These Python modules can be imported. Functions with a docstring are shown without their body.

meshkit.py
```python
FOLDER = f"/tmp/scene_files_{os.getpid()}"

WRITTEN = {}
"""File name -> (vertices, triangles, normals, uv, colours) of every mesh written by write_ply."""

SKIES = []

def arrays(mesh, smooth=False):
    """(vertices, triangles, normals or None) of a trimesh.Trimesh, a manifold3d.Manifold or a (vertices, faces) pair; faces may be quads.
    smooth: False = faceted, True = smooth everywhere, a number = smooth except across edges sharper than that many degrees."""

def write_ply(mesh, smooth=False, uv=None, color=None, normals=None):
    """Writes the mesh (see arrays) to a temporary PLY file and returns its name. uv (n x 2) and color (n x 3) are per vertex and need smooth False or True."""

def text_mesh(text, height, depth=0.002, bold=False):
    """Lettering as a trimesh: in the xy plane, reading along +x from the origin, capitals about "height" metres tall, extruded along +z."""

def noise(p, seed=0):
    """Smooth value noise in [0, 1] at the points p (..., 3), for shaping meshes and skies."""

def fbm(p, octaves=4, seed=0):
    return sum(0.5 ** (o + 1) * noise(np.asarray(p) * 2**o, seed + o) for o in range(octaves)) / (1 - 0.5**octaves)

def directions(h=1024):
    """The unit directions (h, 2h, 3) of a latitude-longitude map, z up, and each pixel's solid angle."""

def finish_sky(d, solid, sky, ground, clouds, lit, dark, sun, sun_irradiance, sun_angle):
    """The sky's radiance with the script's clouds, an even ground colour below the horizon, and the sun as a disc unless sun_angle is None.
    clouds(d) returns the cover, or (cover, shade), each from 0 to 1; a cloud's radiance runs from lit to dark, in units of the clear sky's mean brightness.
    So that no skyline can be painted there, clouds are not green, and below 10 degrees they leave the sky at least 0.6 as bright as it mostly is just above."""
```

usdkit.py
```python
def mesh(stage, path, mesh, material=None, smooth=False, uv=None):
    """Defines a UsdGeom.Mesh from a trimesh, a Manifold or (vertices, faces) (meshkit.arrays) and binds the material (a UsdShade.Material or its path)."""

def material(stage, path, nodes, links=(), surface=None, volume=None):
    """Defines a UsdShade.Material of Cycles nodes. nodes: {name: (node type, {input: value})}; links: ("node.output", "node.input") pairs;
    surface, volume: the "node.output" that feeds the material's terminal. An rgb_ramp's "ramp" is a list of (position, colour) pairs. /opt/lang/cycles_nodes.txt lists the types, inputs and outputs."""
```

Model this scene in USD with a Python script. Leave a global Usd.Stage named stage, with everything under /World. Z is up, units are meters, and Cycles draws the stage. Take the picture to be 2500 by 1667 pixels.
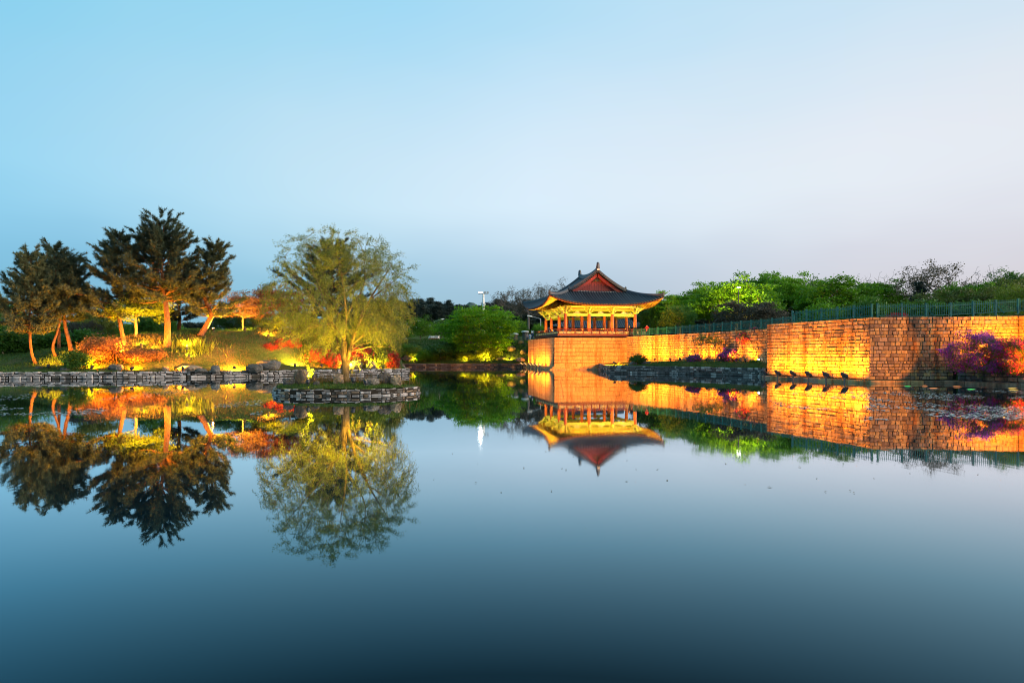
import math, numpy as np, trimesh, shapely, usdkit, meshkit
import manifold3d as m3
from scipy.spatial import Delaunay
from shapely.geometry import Polygon, LineString, Point
from pxr import Usd, UsdGeom, UsdLux, UsdShade, Gf, Sdf, Vt

stage = Usd.Stage.CreateInMemory()
UsdGeom.SetStageUpAxis(stage, 'Z')
UsdGeom.Xform.Define(stage, '/World')
UsdGeom.Scope.Define(stage, '/World/Looks')

# ------------------------------------------------------------------ camera, sky, sun
CAM_Z, FPX, HORIZON = 2.3, 1667.0, 862.0            # eye height over the water; photograph's focal length and horizon in its own pixels
cam = UsdGeom.Camera.Define(stage, '/World/camera')
cam.CreateHorizontalApertureAttr(36.0); cam.CreateVerticalApertureAttr(36.0 * 682 / 1024)
cam.CreateFocalLengthAttr(24.0); cam.CreateVerticalApertureOffsetAttr(0.41)
EXPO, SKY_K = 2.0, 0.12
cam.CreateExposureAttr(EXPO)
cx = UsdGeom.Xformable(cam); cx.AddTranslateOp().Set((0, 0, CAM_Z)); cx.AddRotateXOp().Set(90)

SUN_EL, SUN_AZ = math.radians(9), math.radians(100)
_k = 1 / (SKY_K * 2 ** EXPO)
def tone(r, g, b):
    return tuple(((c / 255 + .055) / 1.055) ** 2.4 * _k for c in (r, g, b))
sky_mat = usdkit.material(stage, '/World/Looks/sky', {
    's': ('sky_texture', {'sky_type': 'single_scattering', 'sun_disc': False, 'sun_elevation': SUN_EL, 'sun_rotation': SUN_AZ, 'altitude': 50., 'air_density': 1.0, 'aerosol_density': 1.0, 'ozone_density': 3.0}),
    'tc': ('texture_coordinate', {}), 'sep': ('separate_xyz', {}),
    'h': ('map_range', {'range_type': 'linear', 'from_min': -0.75, 'from_max': 0.75, 'to_min': 0., 'to_max': 1., 'clamp': True}),
    'rt': ('rgb_ramp', {'ramp': [(0, tone(84, 194, 230)), (.2, tone(142, 212, 236)), (.4, tone(160, 219, 244)), (.62, tone(188, 227, 246)), (1, tone(202, 227, 239))]}),
    'rm': ('rgb_ramp', {'ramp': [(0, tone(112, 196, 226)), (.3, tone(194, 226, 239)), (.52, tone(222, 238, 248)), (.8, tone(234, 236, 239)), (1, tone(232, 228, 228))]}),
    'rl': ('rgb_ramp', {'ramp': [(0, tone(70, 154, 196)), (.3, tone(122, 178, 208)), (.55, tone(166, 190, 212)), (.8, tone(204, 196, 208)), (1, tone(210, 194, 200))]}),
    'n': ('noise_texture', {'scale': 2.2, 'detail': 3., 'roughness': .55}),
    'map': ('mapping', {'mapping_type': 'point', 'scale': (1., 1., 3.)}),
    'zz': ('math', {'math_type': 'multiply_add', 'value2': 0.10}), 'za': ('math', {'math_type': 'add', 'value2': -0.05}),
    'f1': ('map_range', {'range_type': 'smoothstep', 'from_min': 0.06, 'from_max': 0.23, 'to_min': 0., 'to_max': 1., 'clamp': True}),
    'f2': ('map_range', {'range_type': 'smoothstep', 'from_min': 0.24, 'from_max': 0.50, 'to_min': 0., 'to_max': 1., 'clamp': True}),
    'm1': ('mix_color', {'blend_type': 'mix'}), 'm2': ('mix_color', {'blend_type': 'mix'}), 'm3': ('mix_color', {'blend_type': 'mix', 'fac': 0.90}),
    'b': ('background_shader', {'strength': SKY_K})},
    [('tc.generated', 'sep.vector'), ('sep.x', 'h.value'), ('h.result', 'rt.fac'), ('h.result', 'rm.fac'), ('h.result', 'rl.fac'),
     ('tc.generated', 'map.vector'), ('map.vector', 'n.vector'), ('n.fac', 'zz.value1'), ('sep.z', 'za.value1'), ('za.value', 'zz.value3'),
     ('zz.value', 'f1.value'), ('zz.value', 'f2.value'), ('f1.result', 'm1.fac'), ('rl.color', 'm1.a'), ('rm.color', 'm1.b'),
     ('f2.result', 'm2.fac'), ('m1.result', 'm2.a'), ('rt.color', 'm2.b'), ('s.color', 'm3.a'), ('m2.result', 'm3.b'), ('m3.result', 'b.color')],
    surface='b.background')
dome = UsdLux.DomeLight.Define(stage, '/World/sky')
UsdShade.MaterialBindingAPI.Apply(dome.GetPrim()).Bind(sky_mat)
dome.GetPrim().SetCustomDataByKey('kind', 'structure')
sun = UsdLux.DistantLight.Define(stage, '/World/evening_sun')
sun.CreateNormalizeAttr(True); sun.CreateIntensityAttr(0.36); sun.CreateAngleAttr(25.0); sun.CreateColorAttr((1, .82, .66))
_d = Gf.Vec3d(math.sin(SUN_AZ) * math.cos(SUN_EL), math.cos(SUN_AZ) * math.cos(SUN_EL), math.sin(SUN_EL))
UsdGeom.Xformable(sun).AddTransformOp().Set(Gf.Matrix4d().SetRotate(Gf.Rotation(Gf.Vec3d(0, 0, 1), _d)))

# ------------------------------------------------------------------ helpers: naming, things and parts
_used, _origin = {}, {}
def path_for(parent, name):
    base = f'{parent}/{name}'
    n = _used.get(base, 0); _used[base] = n + 1
    return base if n == 0 else f'{base}_{n:03d}'
def tag(p, label=None, cat=None, group=None, kind=None):
    for k, v in (('label', label), ('category', cat), ('group', group), ('kind', kind)):
        if v: p.SetCustomDataByKey(k, v)
    return p
def thing(name, label, cat, loc=(0, 0, 0), group=None, rotz=0.0, kind=None):
    path = path_for('/World', name)
    x = UsdGeom.Xform.Define(stage, path)
    x.AddTranslateOp().Set(Gf.Vec3d(*map(float, loc)))
    if rotz: x.AddRotateZOp().Set(float(rotz))
    tag(x.GetPrim(), label, cat, group, kind)
    _origin[path] = np.array(loc, float)
    return path
def define(path, v, f, mat, smooth=False):
    if smooth is not False:
        return usdkit.mesh(stage, path, (v, f), mat, smooth)
    m = UsdGeom.Mesh.Define(stage, path)
    v = np.ascontiguousarray(v, np.float32); f = np.asarray(f, np.int32)
    m.CreatePointsAttr(Vt.Vec3fArray.FromNumpy(v))
    m.CreateFaceVertexCountsAttr(Vt.IntArray.FromNumpy(np.full(len(f), f.shape[1], np.int32)))
    m.CreateFaceVertexIndicesAttr(Vt.IntArray.FromNumpy(np.ascontiguousarray(f.ravel())))
    m.CreateSubdivisionSchemeAttr('none')
    m.CreateExtentAttr(Vt.Vec3fArray.FromNumpy(np.array([v.min(0), v.max(0)])))
    UsdShade.MaterialBindingAPI.Apply(m.GetPrim()).Bind(mat)
    return m
def part(parent, name, mesh, mat, smooth=False, label=None, kind=None, local=False):
    """mesh in world coordinates (or local=True); becomes one Mesh under parent."""
    if isinstance(mesh, MB): mesh = mesh.out()
    if hasattr(mesh, 'vertices'): mesh = (np.asarray(mesh.vertices), np.asarray(mesh.faces))
    v, f = mesh
    if len(v) == 0: return None
    root = '/'.join(parent.split('/')[:3])
    if not local and root in _origin: v = np.asarray(v) - _origin[root]
    path = path_for(parent, name)
    m = define(path, v, f, mat, smooth)
    tag(m.GetPrim(), label, None, None, kind)
    return path
def single(name, mesh, mat, label=None, cat=None, group=None, kind=None, smooth=False):
    if isinstance(mesh, MB): mesh = mesh.out()
    if hasattr(mesh, 'vertices'): mesh = (np.asarray(mesh.vertices), np.asarray(mesh.faces))
    path = path_for('/World', name)
    m = define(path, mesh[0], mesh[1], mat, smooth)
    tag(m.GetPrim(), label, cat, group, kind)
    return path
def kind_class(name):
    """a class prim holding the parts of a repeated kind; copies reference it"""
    if not stage.GetPrimAtPath('/World/kinds'): stage.CreateClassPrim('/World/kinds')
    path = path_for('/World/kinds', name)
    stage.DefinePrim(path, 'Xform')
    return path
def copy_of(kind_path, name, label, cat, loc, rotz=0., scale=(1, 1, 1), group=None):
    path = path_for('/World', name)
    x = UsdGeom.Xform.Define(stage, path)
    x.GetPrim().GetReferences().AddInternalReference(kind_path)
    x.GetPrim().SetInstanceable(True)
    x.AddTranslateOp().Set(Gf.Vec3d(*map(float, loc))); x.AddRotateZOp().Set(float(rotz)); x.AddScaleOp().Set(Gf.Vec3f(*map(float, scale)))
    tag(x.GetPrim(), label, cat, group)
    return path

# ------------------------------------------------------------------ helpers: geometry
class MB:
    def __init__(s): s.v, s.f, s.n = [], [], 0
    def add(s, v, f):
        v = np.asarray(v, float); f = np.asarray(f, int)
        if f.shape[1] == 4: f = np.vstack([f[:, [0, 1, 2]], f[:, [0, 2, 3]]])
        s.v.append(v); s.f.append(f + s.n); s.n += len(v); return s
    def mesh(s, m): return s.add(m.vertices, m.faces)
    def out(s):
        if not s.v: return np.zeros((0, 3)), np.zeros((0, 3), int)
        return np.vstack(s.v), np.vstack(s.f)
    def box(s, c, size, ax=None):
        """box at centre c, size along the axes ax (rows), default world axes"""
        h = np.array(size, float) / 2
        k = np.array([[x, y, z] for x in (-1, 1) for y in (-1, 1) for z in (-1, 1)], float) * h
        if ax is not None: k = k @ np.asarray(ax, float)
        return s.add(k + np.asarray(c, float), BOXF)
    def bar(s, p, q, w, h, up=(0, 0, 1)):
        """square bar from p to q"""
        p, q = np.asarray(p, float), np.asarray(q, float); d = q - p; L = np.linalg.norm(d); d /= L
        r = np.cross(d, up); n = np.linalg.norm(r)
        r = r / n if n > 1e-6 else np.array([1., 0, 0]); u = np.cross(r, d)
        return s.box((p + q) / 2, (L, w, h), [d, r, u])
    def tube(s, pts, rad, n=6, cap=True):
        v, f = tube(pts, rad, n, cap); return s.add(v, f)
BOXF = np.array([[0, 1, 3, 2], [4, 6, 7, 5], [0, 4, 5, 1], [2, 3, 7, 6], [0, 2, 6, 4], [1, 5, 7, 3]])
def tube(pts, rad, n=6, cap=True):
    pts = np.asarray(pts, float); m = len(pts); rad = np.broadcast_to(np.asarray(rad, float), (m,))
    t = np.gradient(pts, axis=0); t /= np.maximum(np.linalg.norm(t, axis=1, keepdims=True), 1e-9)
    ref = np.array([0, 0, 1.]) if abs(t[:, 2]).mean() < .8 else np.array([0, 1., 0])
    a = np.cross(t, ref); a /= np.maximum(np.linalg.norm(a, axis=1, keepdims=True), 1e-9); b = np.cross(a, t)
    ang = np.arange(n) * 2 * np.pi / n
    v = (pts[:, None] + rad[:, None, None] * (np.cos(ang)[None, :, None] * a[:, None] + np.sin(ang)[None, :, None] * b[:, None])).reshape(-1, 3)
    i = np.arange(m - 1)[:, None] * n; j = np.arange(n)[None]; k = (j + 1) % n
    q = np.stack([i + j, i + k, i + n + k, i + n + j], -1).reshape(-1, 4)
    f = np.vstack([q[:, [0, 2, 1]], q[:, [0, 3, 2]]])
    if cap:
        v = np.vstack([v, pts[0], pts[-1]]); c0, c1 = m * n, m * n + 1; jj = np.arange(n); kk = (jj + 1) % n
        f = np.vstack([f, np.stack([np.full(n, c0), jj, kk], 1), np.stack([np.full(n, c1), (m - 1) * n + kk, (m - 1) * n + jj], 1)])
    return v, f
def frusta(p, q, r0, r1, n=5):
    """many separate tapered segments at once"""
    p, q = np.asarray(p, float), np.asarray(q, float); d = q - p; L = np.linalg.norm(d, axis=1, keepdims=True); d = d / np.maximum(L, 1e-9)
    ref = np.where(np.abs(d[:, 2:3]) < .9, np.array([[0, 0, 1.]]), np.array([[1., 0, 0]]))
    a = np.cross(d, ref); a /= np.linalg.norm(a, axis=1, keepdims=True); b = np.cross(d, a)
    ang = np.arange(n) * 2 * np.pi / n; c, s = np.cos(ang)[None, :, None], np.sin(ang)[None, :, None]
    ring = c * a[:, None] + s * b[:, None]
    v = np.concatenate([p[:, None] + ring * np.asarray(r0)[:, None, None], q[:, None] + ring * np.asarray(r1)[:, None, None]], 1)
    base = np.arange(len(p))[:, None, None] * 2 * n; j = np.arange(n); k = (j + 1) % n
    tri = np.concatenate([np.stack([j, k, n + k], 1), np.stack([j, n + k, n + j], 1)])
    return v.reshape(-1, 3), (base + tri[None]).reshape(-1, 3)
def unit(v): v = np.asarray(v, float); return v / np.maximum(np.linalg.norm(v, axis=-1, keepdims=True), 1e-9)
def leaves(c, rng, length, width, flat=0.4, dirs=None):
    """rhombic leaf at each centre: 4 vertices, 2 triangles, slightly folded"""
    n = len(c); d = unit(rng.normal(size=(n, 3)) * [1, 1, 1 - flat]) if dirs is None else unit(dirs)
    r = unit(np.cross(d, unit(rng.normal(size=(n, 3)) * [flat, flat, 1])))
    L = length * rng.uniform(.65, 1.35, (n, 1)); W = width * rng.uniform(.7, 1.3, (n, 1))
    v = np.stack([c - d * L / 2, c + r * W / 2, c + d * L / 2, c - r * W / 2], 1).reshape(-1, 3)
    b = np.arange(n)[:, None] * 4
    return v, np.vstack([b + [0, 1, 2], b + [0, 2, 3]])
def rock(rng, size, seed, rough=.28):
    m = trimesh.creation.icosphere(3, 1.0)
    v = m.vertices.copy()
    v *= (1 + rough * 1.6 * (meshkit.noise(v * 1.3 + seed * 7.7) - .5)[:, None])
    v *= (1 + rough * .9 * (meshkit.noise(v * 3.7 + seed * 3.1) - .5)[:, None])
    v *= (1 + rough * .7 * (meshkit.noise(v * 8.1 + seed * 2.3) - .5)[:, None])
    v = np.sign(v) * np.abs(v) ** .82
    return v * np.asarray(size) / 2, m.faces
def P(px, py, d):                                     # a pixel of the photograph at depth d
    return np.array([(px - 1250) * d / FPX, d, CAM_Z - (py - HORIZON) * d / FPX])
def X(px, d): return (px - 1250) * d / FPX
def sm(t): t = np.clip(t, 0, 1); return t * t * (3 - 2 * t)

# ------------------------------------------------------------------ materials
def mat(name, nodes, links, surface='p.BSDF'): return usdkit.material(stage, '/World/Looks/' + name, nodes, links, surface)
def plain(name, c, rough=.6, metallic=0., spec=.4):
    return mat(name, {'g': ('geometry', {}), 'n': ('noise_texture', {'scale': 3.1, 'detail': 4.}), 'o': ('object_info', {}),
        'r': ('rgb_ramp', {'ramp': [(.3, tuple(.72 * x for x in c)), (.7, tuple(1.15 * x for x in c))]}),
        'p': ('principled_bsdf', {'roughness': rough, 'metallic': metallic, 'specular_ior_level': spec})},
        [('g.position', 'n.vector'), ('n.fac', 'r.fac'), ('r.color', 'p.base_color')])
def stone(name, c0, c1, stain, streak=.5, rough=.85, scale=2.5):
    """stone: tone by piece, mottling, and dark run-off stains drawn out downwards"""
    return mat(name, {'g': ('geometry', {}), 'o': ('object_info', {}), 'r0': ('rgb_ramp', {'ramp': [(0, c0), (1, c1)]}),
        'n1': ('noise_texture', {'scale': 5.0 * scale / 2.5, 'detail': 6., 'roughness': .65}), 'mx': ('mix_color', {'blend_type': 'multiply', 'fac': .75}),
        'r1': ('rgb_ramp', {'ramp': [(.28, (.42, .38, .34)), (.55, (1, 1, 1)), (.8, (1.2, 1.15, 1.1))]}),
        'mp': ('mapping', {'mapping_type': 'point', 'scale': (1.1, 1.1, .09)}), 'n2': ('noise_texture', {'scale': 1.1, 'detail': 5., 'roughness': .6}),
        'r2': ('rgb_ramp', {'ramp': [(.46, (0, 0, 0)), (.68, (streak,) * 3)]}), 'ms': ('mix_color', {'blend_type': 'mix', 'b': stain}),
        'bu': ('bump', {'strength': .5, 'distance': .03}), 'p': ('principled_bsdf', {'roughness': rough, 'specular_ior_level': .25})},
        [('o.random', 'r0.fac'), ('g.position', 'n1.vector'), ('n1.fac', 'r1.fac'), ('r0.color', 'mx.a'), ('r1.color', 'mx.b'),
         ('g.position', 'mp.vector'), ('mp.vector', 'n2.vector'), ('n2.fac', 'r2.fac'), ('r2.color', 'ms.fac'), ('mx.result', 'ms.a'),
         ('ms.result', 'p.base_color'), ('n1.fac', 'bu.height'), ('bu.normal', 'p.normal')])
def leafmat(name, c0, c1, c2=None, trans=.35, rough=.55):
    ramp = [(0, c0), (.6, c1), (1, c2 or c1)]
    return mat(name, {'g': ('geometry', {}), 'o': ('object_info', {}), 'r': ('rgb_ramp', {'ramp': ramp}),
        'n': ('noise_texture', {'scale': .45, 'detail': 2.}), 'a': ('math', {'math_type': 'multiply_add', 'value2': .55}), 'b': ('math', {'math_type': 'multiply_add', 'value2': .9}), 'oo': ('math', {'math_type': 'multiply_add', 'value2': .5, 'value3': -.42}),
        'd': ('principled_bsdf', {'roughness': rough, 'specular_ior_level': .3}), 't': ('translucent_bsdf', {}), 'm': ('mix_closure', {'fac': trans})},
        [('g.random_per_island', 'a.value1'), ('g.position', 'n.vector'), ('n.fac', 'b.value1'), ('o.random', 'oo.value1'), ('oo.value', 'b.value3'), ('b.value', 'a.value3'), ('a.value', 'r.fac'),
         ('r.color', 'd.base_color'), ('r.color', 't.color'), ('d.BSDF', 'm.closure1'), ('t.BSDF', 'm.closure2')], surface='m.closure')
def glow(name, c, k, body=(.12, .12, .11)):
    return mat(name, {'p': ('principled_bsdf', {'base_color': body, 'roughness': .6, 'specular_ior_level': .05, 'emission_color': c, 'emission_strength': k})}, [])
def bark(name, c0, c1):
    return mat(name, {'g': ('geometry', {}), 'mp': ('mapping', {'mapping_type': 'point', 'scale': (6., 6., 1.6)}), 'n': ('noise_texture', {'scale': 1.6, 'detail': 6., 'roughness': .7}),
        'r': ('rgb_ramp', {'ramp': [(.3, c0), (.7, c1)]}), 'bu': ('bump', {'strength': .7, 'distance': .04}), 'p': ('principled_bsdf', {'roughness': .9, 'specular_ior_level': .2})},
        [('g.position', 'mp.vector'), ('mp.vector', 'n.vector'), ('n.fac', 'r.fac'), ('r.color', 'p.base_color'), ('n.fac', 'bu.height'), ('bu.normal', 'p.normal')])
WARM, GOLD, AMBER = (1, .285, .004), (1, .58, .03), (1, .36, .015)

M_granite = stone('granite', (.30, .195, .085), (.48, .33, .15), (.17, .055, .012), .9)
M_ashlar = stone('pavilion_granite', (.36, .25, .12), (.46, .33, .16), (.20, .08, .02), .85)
M_brown = stone('weathered_stone', (.17, .115, .075), (.36, .26, .17), (.045, .032, .025), .9)
M_mortar = stone('joint_earth', (.022, .016, .010), (.03, .022, .014), (.03, .025, .02), .5)
M_dry = stone('shore_stone', (.26, .235, .22), (.52, .47, .44), (.06, .055, .05), .6)
M_dark = stone('dark_shore_stone', (.08, .07, .065), (.17, .15, .14), (.03, .03, .03), .7)
M_rock = stone('rock', (.10, .09, .08), (.19, .17, .15), (.035, .04, .025), .8, scale=6)
M_pave = stone('paving', (.25, .22, .18), (.3, .27, .22), (.12, .1, .08), .5)
ground_mat = mat('grassy_ground', {'g': ('geometry', {}), 'n': ('noise_texture', {'scale': .35, 'detail': 6., 'roughness': .65}), 'n2': ('noise_texture', {'scale': 4.5, 'detail': 5., 'roughness': .7}),
    'r': ('rgb_ramp', {'ramp': [(.32, (.035, .055, .014)), (.5, (.07, .10, .022)), (.66, (.13, .10, .04))]}), 'r2': ('rgb_ramp', {'ramp': [(.3, (.45, .45, .45)), (.7, (1.25, 1.25, 1.2))]}),
    'm': ('mix_color', {'blend_type': 'multiply', 'fac': .9}), 'bu': ('bump', {'strength': .9, 'distance': .08}), 'p': ('principled_bsdf', {'roughness': .95, 'specular_ior_level': .1})},
    [('g.position', 'n.vector'), ('g.position', 'n2.vector'), ('n.fac', 'r.fac'), ('n2.fac', 'r2.fac'), ('r.color', 'm.a'), ('r2.color', 'm.b'), ('m.result', 'p.base_color'), ('n2.fac', 'bu.height'), ('bu.normal', 'p.normal')])
water_mat = mat('pond_water', {'g': ('geometry', {}), 'mp': ('mapping', {'mapping_type': 'point', 'scale': (.9, .28, 1.)}), 'n': ('noise_texture', {'scale': .8, 'detail': 3., 'roughness': .55}),
    'bu': ('bump', {'strength': .06, 'distance': .05}), 'mp2': ('mapping', {'mapping_type': 'point', 'scale': (.05, .09, 1.)}), 'n2': ('noise_texture', {'scale': 1., 'detail': 2.}),
    'rr': ('map_range', {'range_type': 'smoothstep', 'from_min': .38, 'from_max': .68, 'to_min': .012, 'to_max': .05, 'clamp': True}),
    'fr': ('fresnel', {'IOR': 1.33}), 'fm': ('map_range', {'range_type': 'linear', 'from_min': .085, 'from_max': .42, 'to_min': .035, 'to_max': .90, 'clamp': True}),
    'd': ('diffuse_bsdf', {'color': (.0012, .005, .0075)}), 'wt': ('rgb_ramp', {'ramp': [(0, (.34, .68, .86)), (.33, (.46, .83, 1.)), (.70, (.82, .92, .98)), (1, (1, 1, 1))]}), 'gl': ('glossy_bsdf', {'distribution': 'ggx'}), 'm': ('mix_closure', {})},
    [('g.position', 'mp.vector'), ('mp.vector', 'n.vector'), ('n.fac', 'bu.height'), ('bu.normal', 'gl.normal'), ('g.position', 'mp2.vector'), ('mp2.vector', 'n2.vector'), ('n2.fac', 'rr.value'), ('rr.result', 'gl.roughness'),
     ('fr.fac', 'fm.value'), ('fm.result', 'wt.fac'), ('wt.color', 'gl.color'), ('fm.result', 'm.fac'), ('d.BSDF', 'm.closure1'), ('gl.BSDF', 'm.closure2')], surface='m.closure')
M_pinebark = bark('pine_bark', (.03, .014, .009), (.17, .078, .036))
M_bark = bark('bark', (.09, .07, .05), (.24, .19, .13))
M_willowbark = bark('willow_bark', (.06, .04, .018), (.20, .14, .065))
M_greytwig = bark('grey_twig', (.12, .10, .10), (.24, .21, .20))
M_pine = leafmat('pine_needles', (.035, .055, .030), (.085, .10, .042), (.17, .15, .05), .2, .6)
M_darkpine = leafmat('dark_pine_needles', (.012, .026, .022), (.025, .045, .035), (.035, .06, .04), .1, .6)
M_green = leafmat('fresh_leaves', (.06, .16, .006), (.14, .33, .012), (.21, .41, .02), .45)
M_bright = leafmat('bright_spring_leaves', (.10, .26, .006), (.21, .46, .012), (.28, .52, .02), .5)
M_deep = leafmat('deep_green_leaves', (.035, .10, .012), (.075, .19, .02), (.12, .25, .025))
M_olive = leafmat('olive_leaves', (.07, .10, .018), (.13, .17, .025), (.19, .20, .04))
M_yellow = leafmat('yellow_green_leaves', (.11, .17, .012), (.20, .26, .02), (.28, .31, .03))
M_willow = leafmat('willow_leaves', (.09, .12, .012), (.22, .25, .026), (.33, .33, .04), .4)
M_brownleaf = leafmat('brown_leaves', (.06, .055, .04), (.11, .095, .06), (.14, .12, .06))
M_redleaf = leafmat('red_maple_leaves', (.14, .035, .012), (.26, .075, .02), (.32, .14, .03))
M_orangeleaf = leafmat('bronze_leaves', (.16, .07, .03), (.30, .15, .05), (.38, .22, .07))
M_redbloom = leafmat('red_blossom', (.26, .004, .014), (.48, .008, .03), (.60, .03, .04), .3)
M_purple = leafmat('purple_blossom', (.36, .03, .46), (.62, .08, .64), (.72, .18, .70), .35)
M_pink = leafmat('pink_blossom', (.5, .2, .32), (.62, .32, .42), (.7, .45, .5), .3)
M_magenta = leafmat('magenta_blossom', (.50, .03, .16), (.68, .05, .20), (.72, .16, .20), .35)
M_grass = leafmat('grass_blades', (.035, .08, .01), (.07, .14, .018), (.13, .16, .04), .3)
M_drygrass = leafmat('dry_grass_blades', (.11, .065, .018), (.19, .115, .028), (.24, .16, .045), .3)
M_lily = mat('lily_pad', {'p': ('principled_bsdf', {'base_color': (.30, .33, .30), 'roughness': .25, 'specular_ior_level': 1.0})}, [])
M_tile = stone('roof_tile', (.006, .007, .009), (.010, .011, .013), (.03, .03, .035), .4, .55, 5)
M_ridge = stone('ridge_tile', (.046, .055, .072), (.085, .10, .122), (.03, .03, .03), .4, .55, 5)
M_plaster = plain('lime_plaster', (.62, .60, .56), .8)
M_redwood = plain('red_painted_wood', (.19, .022, .02), .55)
M_column = plain('column_paint', (.26, .065, .03), .5)
M_darkred = plain('dark_red_wood', (.12, .03, .025), .5)
M_paint = plain('green_painted_wood', (.26, .36, .11), .55)
M_paint2 = plain('pale_green_paint', (.50, .54, .28), .55)
M_ochre = plain('ochre_painted_wood', (.42, .25, .07), .55)
M_black = plain('dark_carving', (.035, .04, .03), .5)
M_fence = plain('green_fence_paint', (.008, .115, .105), .4)
M_iron = plain('lamp_iron', (.05, .05, .052), .45, .6)
M_hood = plain('lamp_hood_metal', (.16, .13, .12), .5, .2)
M_steel = plain('galvanised_steel', (.45, .47, .48), .4, .5)
M_white = plain('white_paint', (.74, .74, .72), .5)
M_lens = glow('lit_lens', (1, .62, .16), 3.)
M_lensw = glow('white_lit_lens', (1, .95, .85), 5.)
M_lensg = glow('green_lit_dome', (.03, 1, .08), .22)
M_lenso = glow('orange_lit_dome', (1, .30, .03), .30)
M_lensy = glow('yellow_lit_dome', (1, .62, .05), .30)

# ------------------------------------------------------------------ ground: shore lines, heights, one sheet
BANK = [(-300, 60.5), (X(0, 60), 60), (X(300, 61), 61), (X(560, 64.5), 64.5), (X(800, 68.5), 68.5), (X(1000, 73.7), 73.7)]
FAR = [(-11.9, 76.5), (-17.5, 110), (2.3, 111)]
BASE = [(2.6, 111), (5.78, 93.5), (15.4, 95.3)]
LEDGE = [(12.0, 94.7), (11.26, 78.2), (17.5, 75.0), (19.4, 73.0), (24.6, 66.2)]
NEAR = [(23.7, 63.5), (27.4, 52.3)]
RIGHT = [(27.4, 52.3), (33.6, 52.0)]
TERR = [(33.6, 51.5), (35.5, 47.3), (40, 38), (45, 20), (46, 1.5)]
INNER = [(16.0, 95.3), (20.1, 85.8), (25.3, 67.4), (25.0, 64.2)]
BACKW = [(33.6, 52.0), (38.6, 52.0), (43.5, 45.0), (49, 30)]
pond = Polygon(BANK + FAR + BASE[:2] + [(12.0, 94.7)] + LEDGE[1:] + NEAR + RIGHT[1:] + TERR + [(-300, 1.5)]).buffer(0)
plateau = Polygon(BASE + INNER[:3] + [(25.0, 64.2)] + NEAR + RIGHT[1:] + BACKW[1:] + [(60, 20), (60, -60), (900, -60), (900, 900), (2.6, 900)]).buffer(0)
pondE, plateauE = pond.buffer(.25), plateau.buffer(-.25)
_AX = ([-70, -49, -45, -41, -37, -27, -24, -21, -18.5, -11], [1.2, 1.4, 2.2, 3.1, 3.7, 4.4, 4.1, 2.3, .9, .5])
def bank_y(x): return np.interp(x, [p[0] for p in BANK], [p[1] for p in BANK])
def h_plateau(x, y):
    return 5.03 - .6 * np.clip((y - 52) / 43, 0, 1) + .04 * np.clip(x - 33, 0, 60) * sm((y - 46) / 6) + 4.0 * sm((y - 125) / 120) + .5 * sm((x - 40) / 60) * sm((y - 90) / 60)
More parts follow.
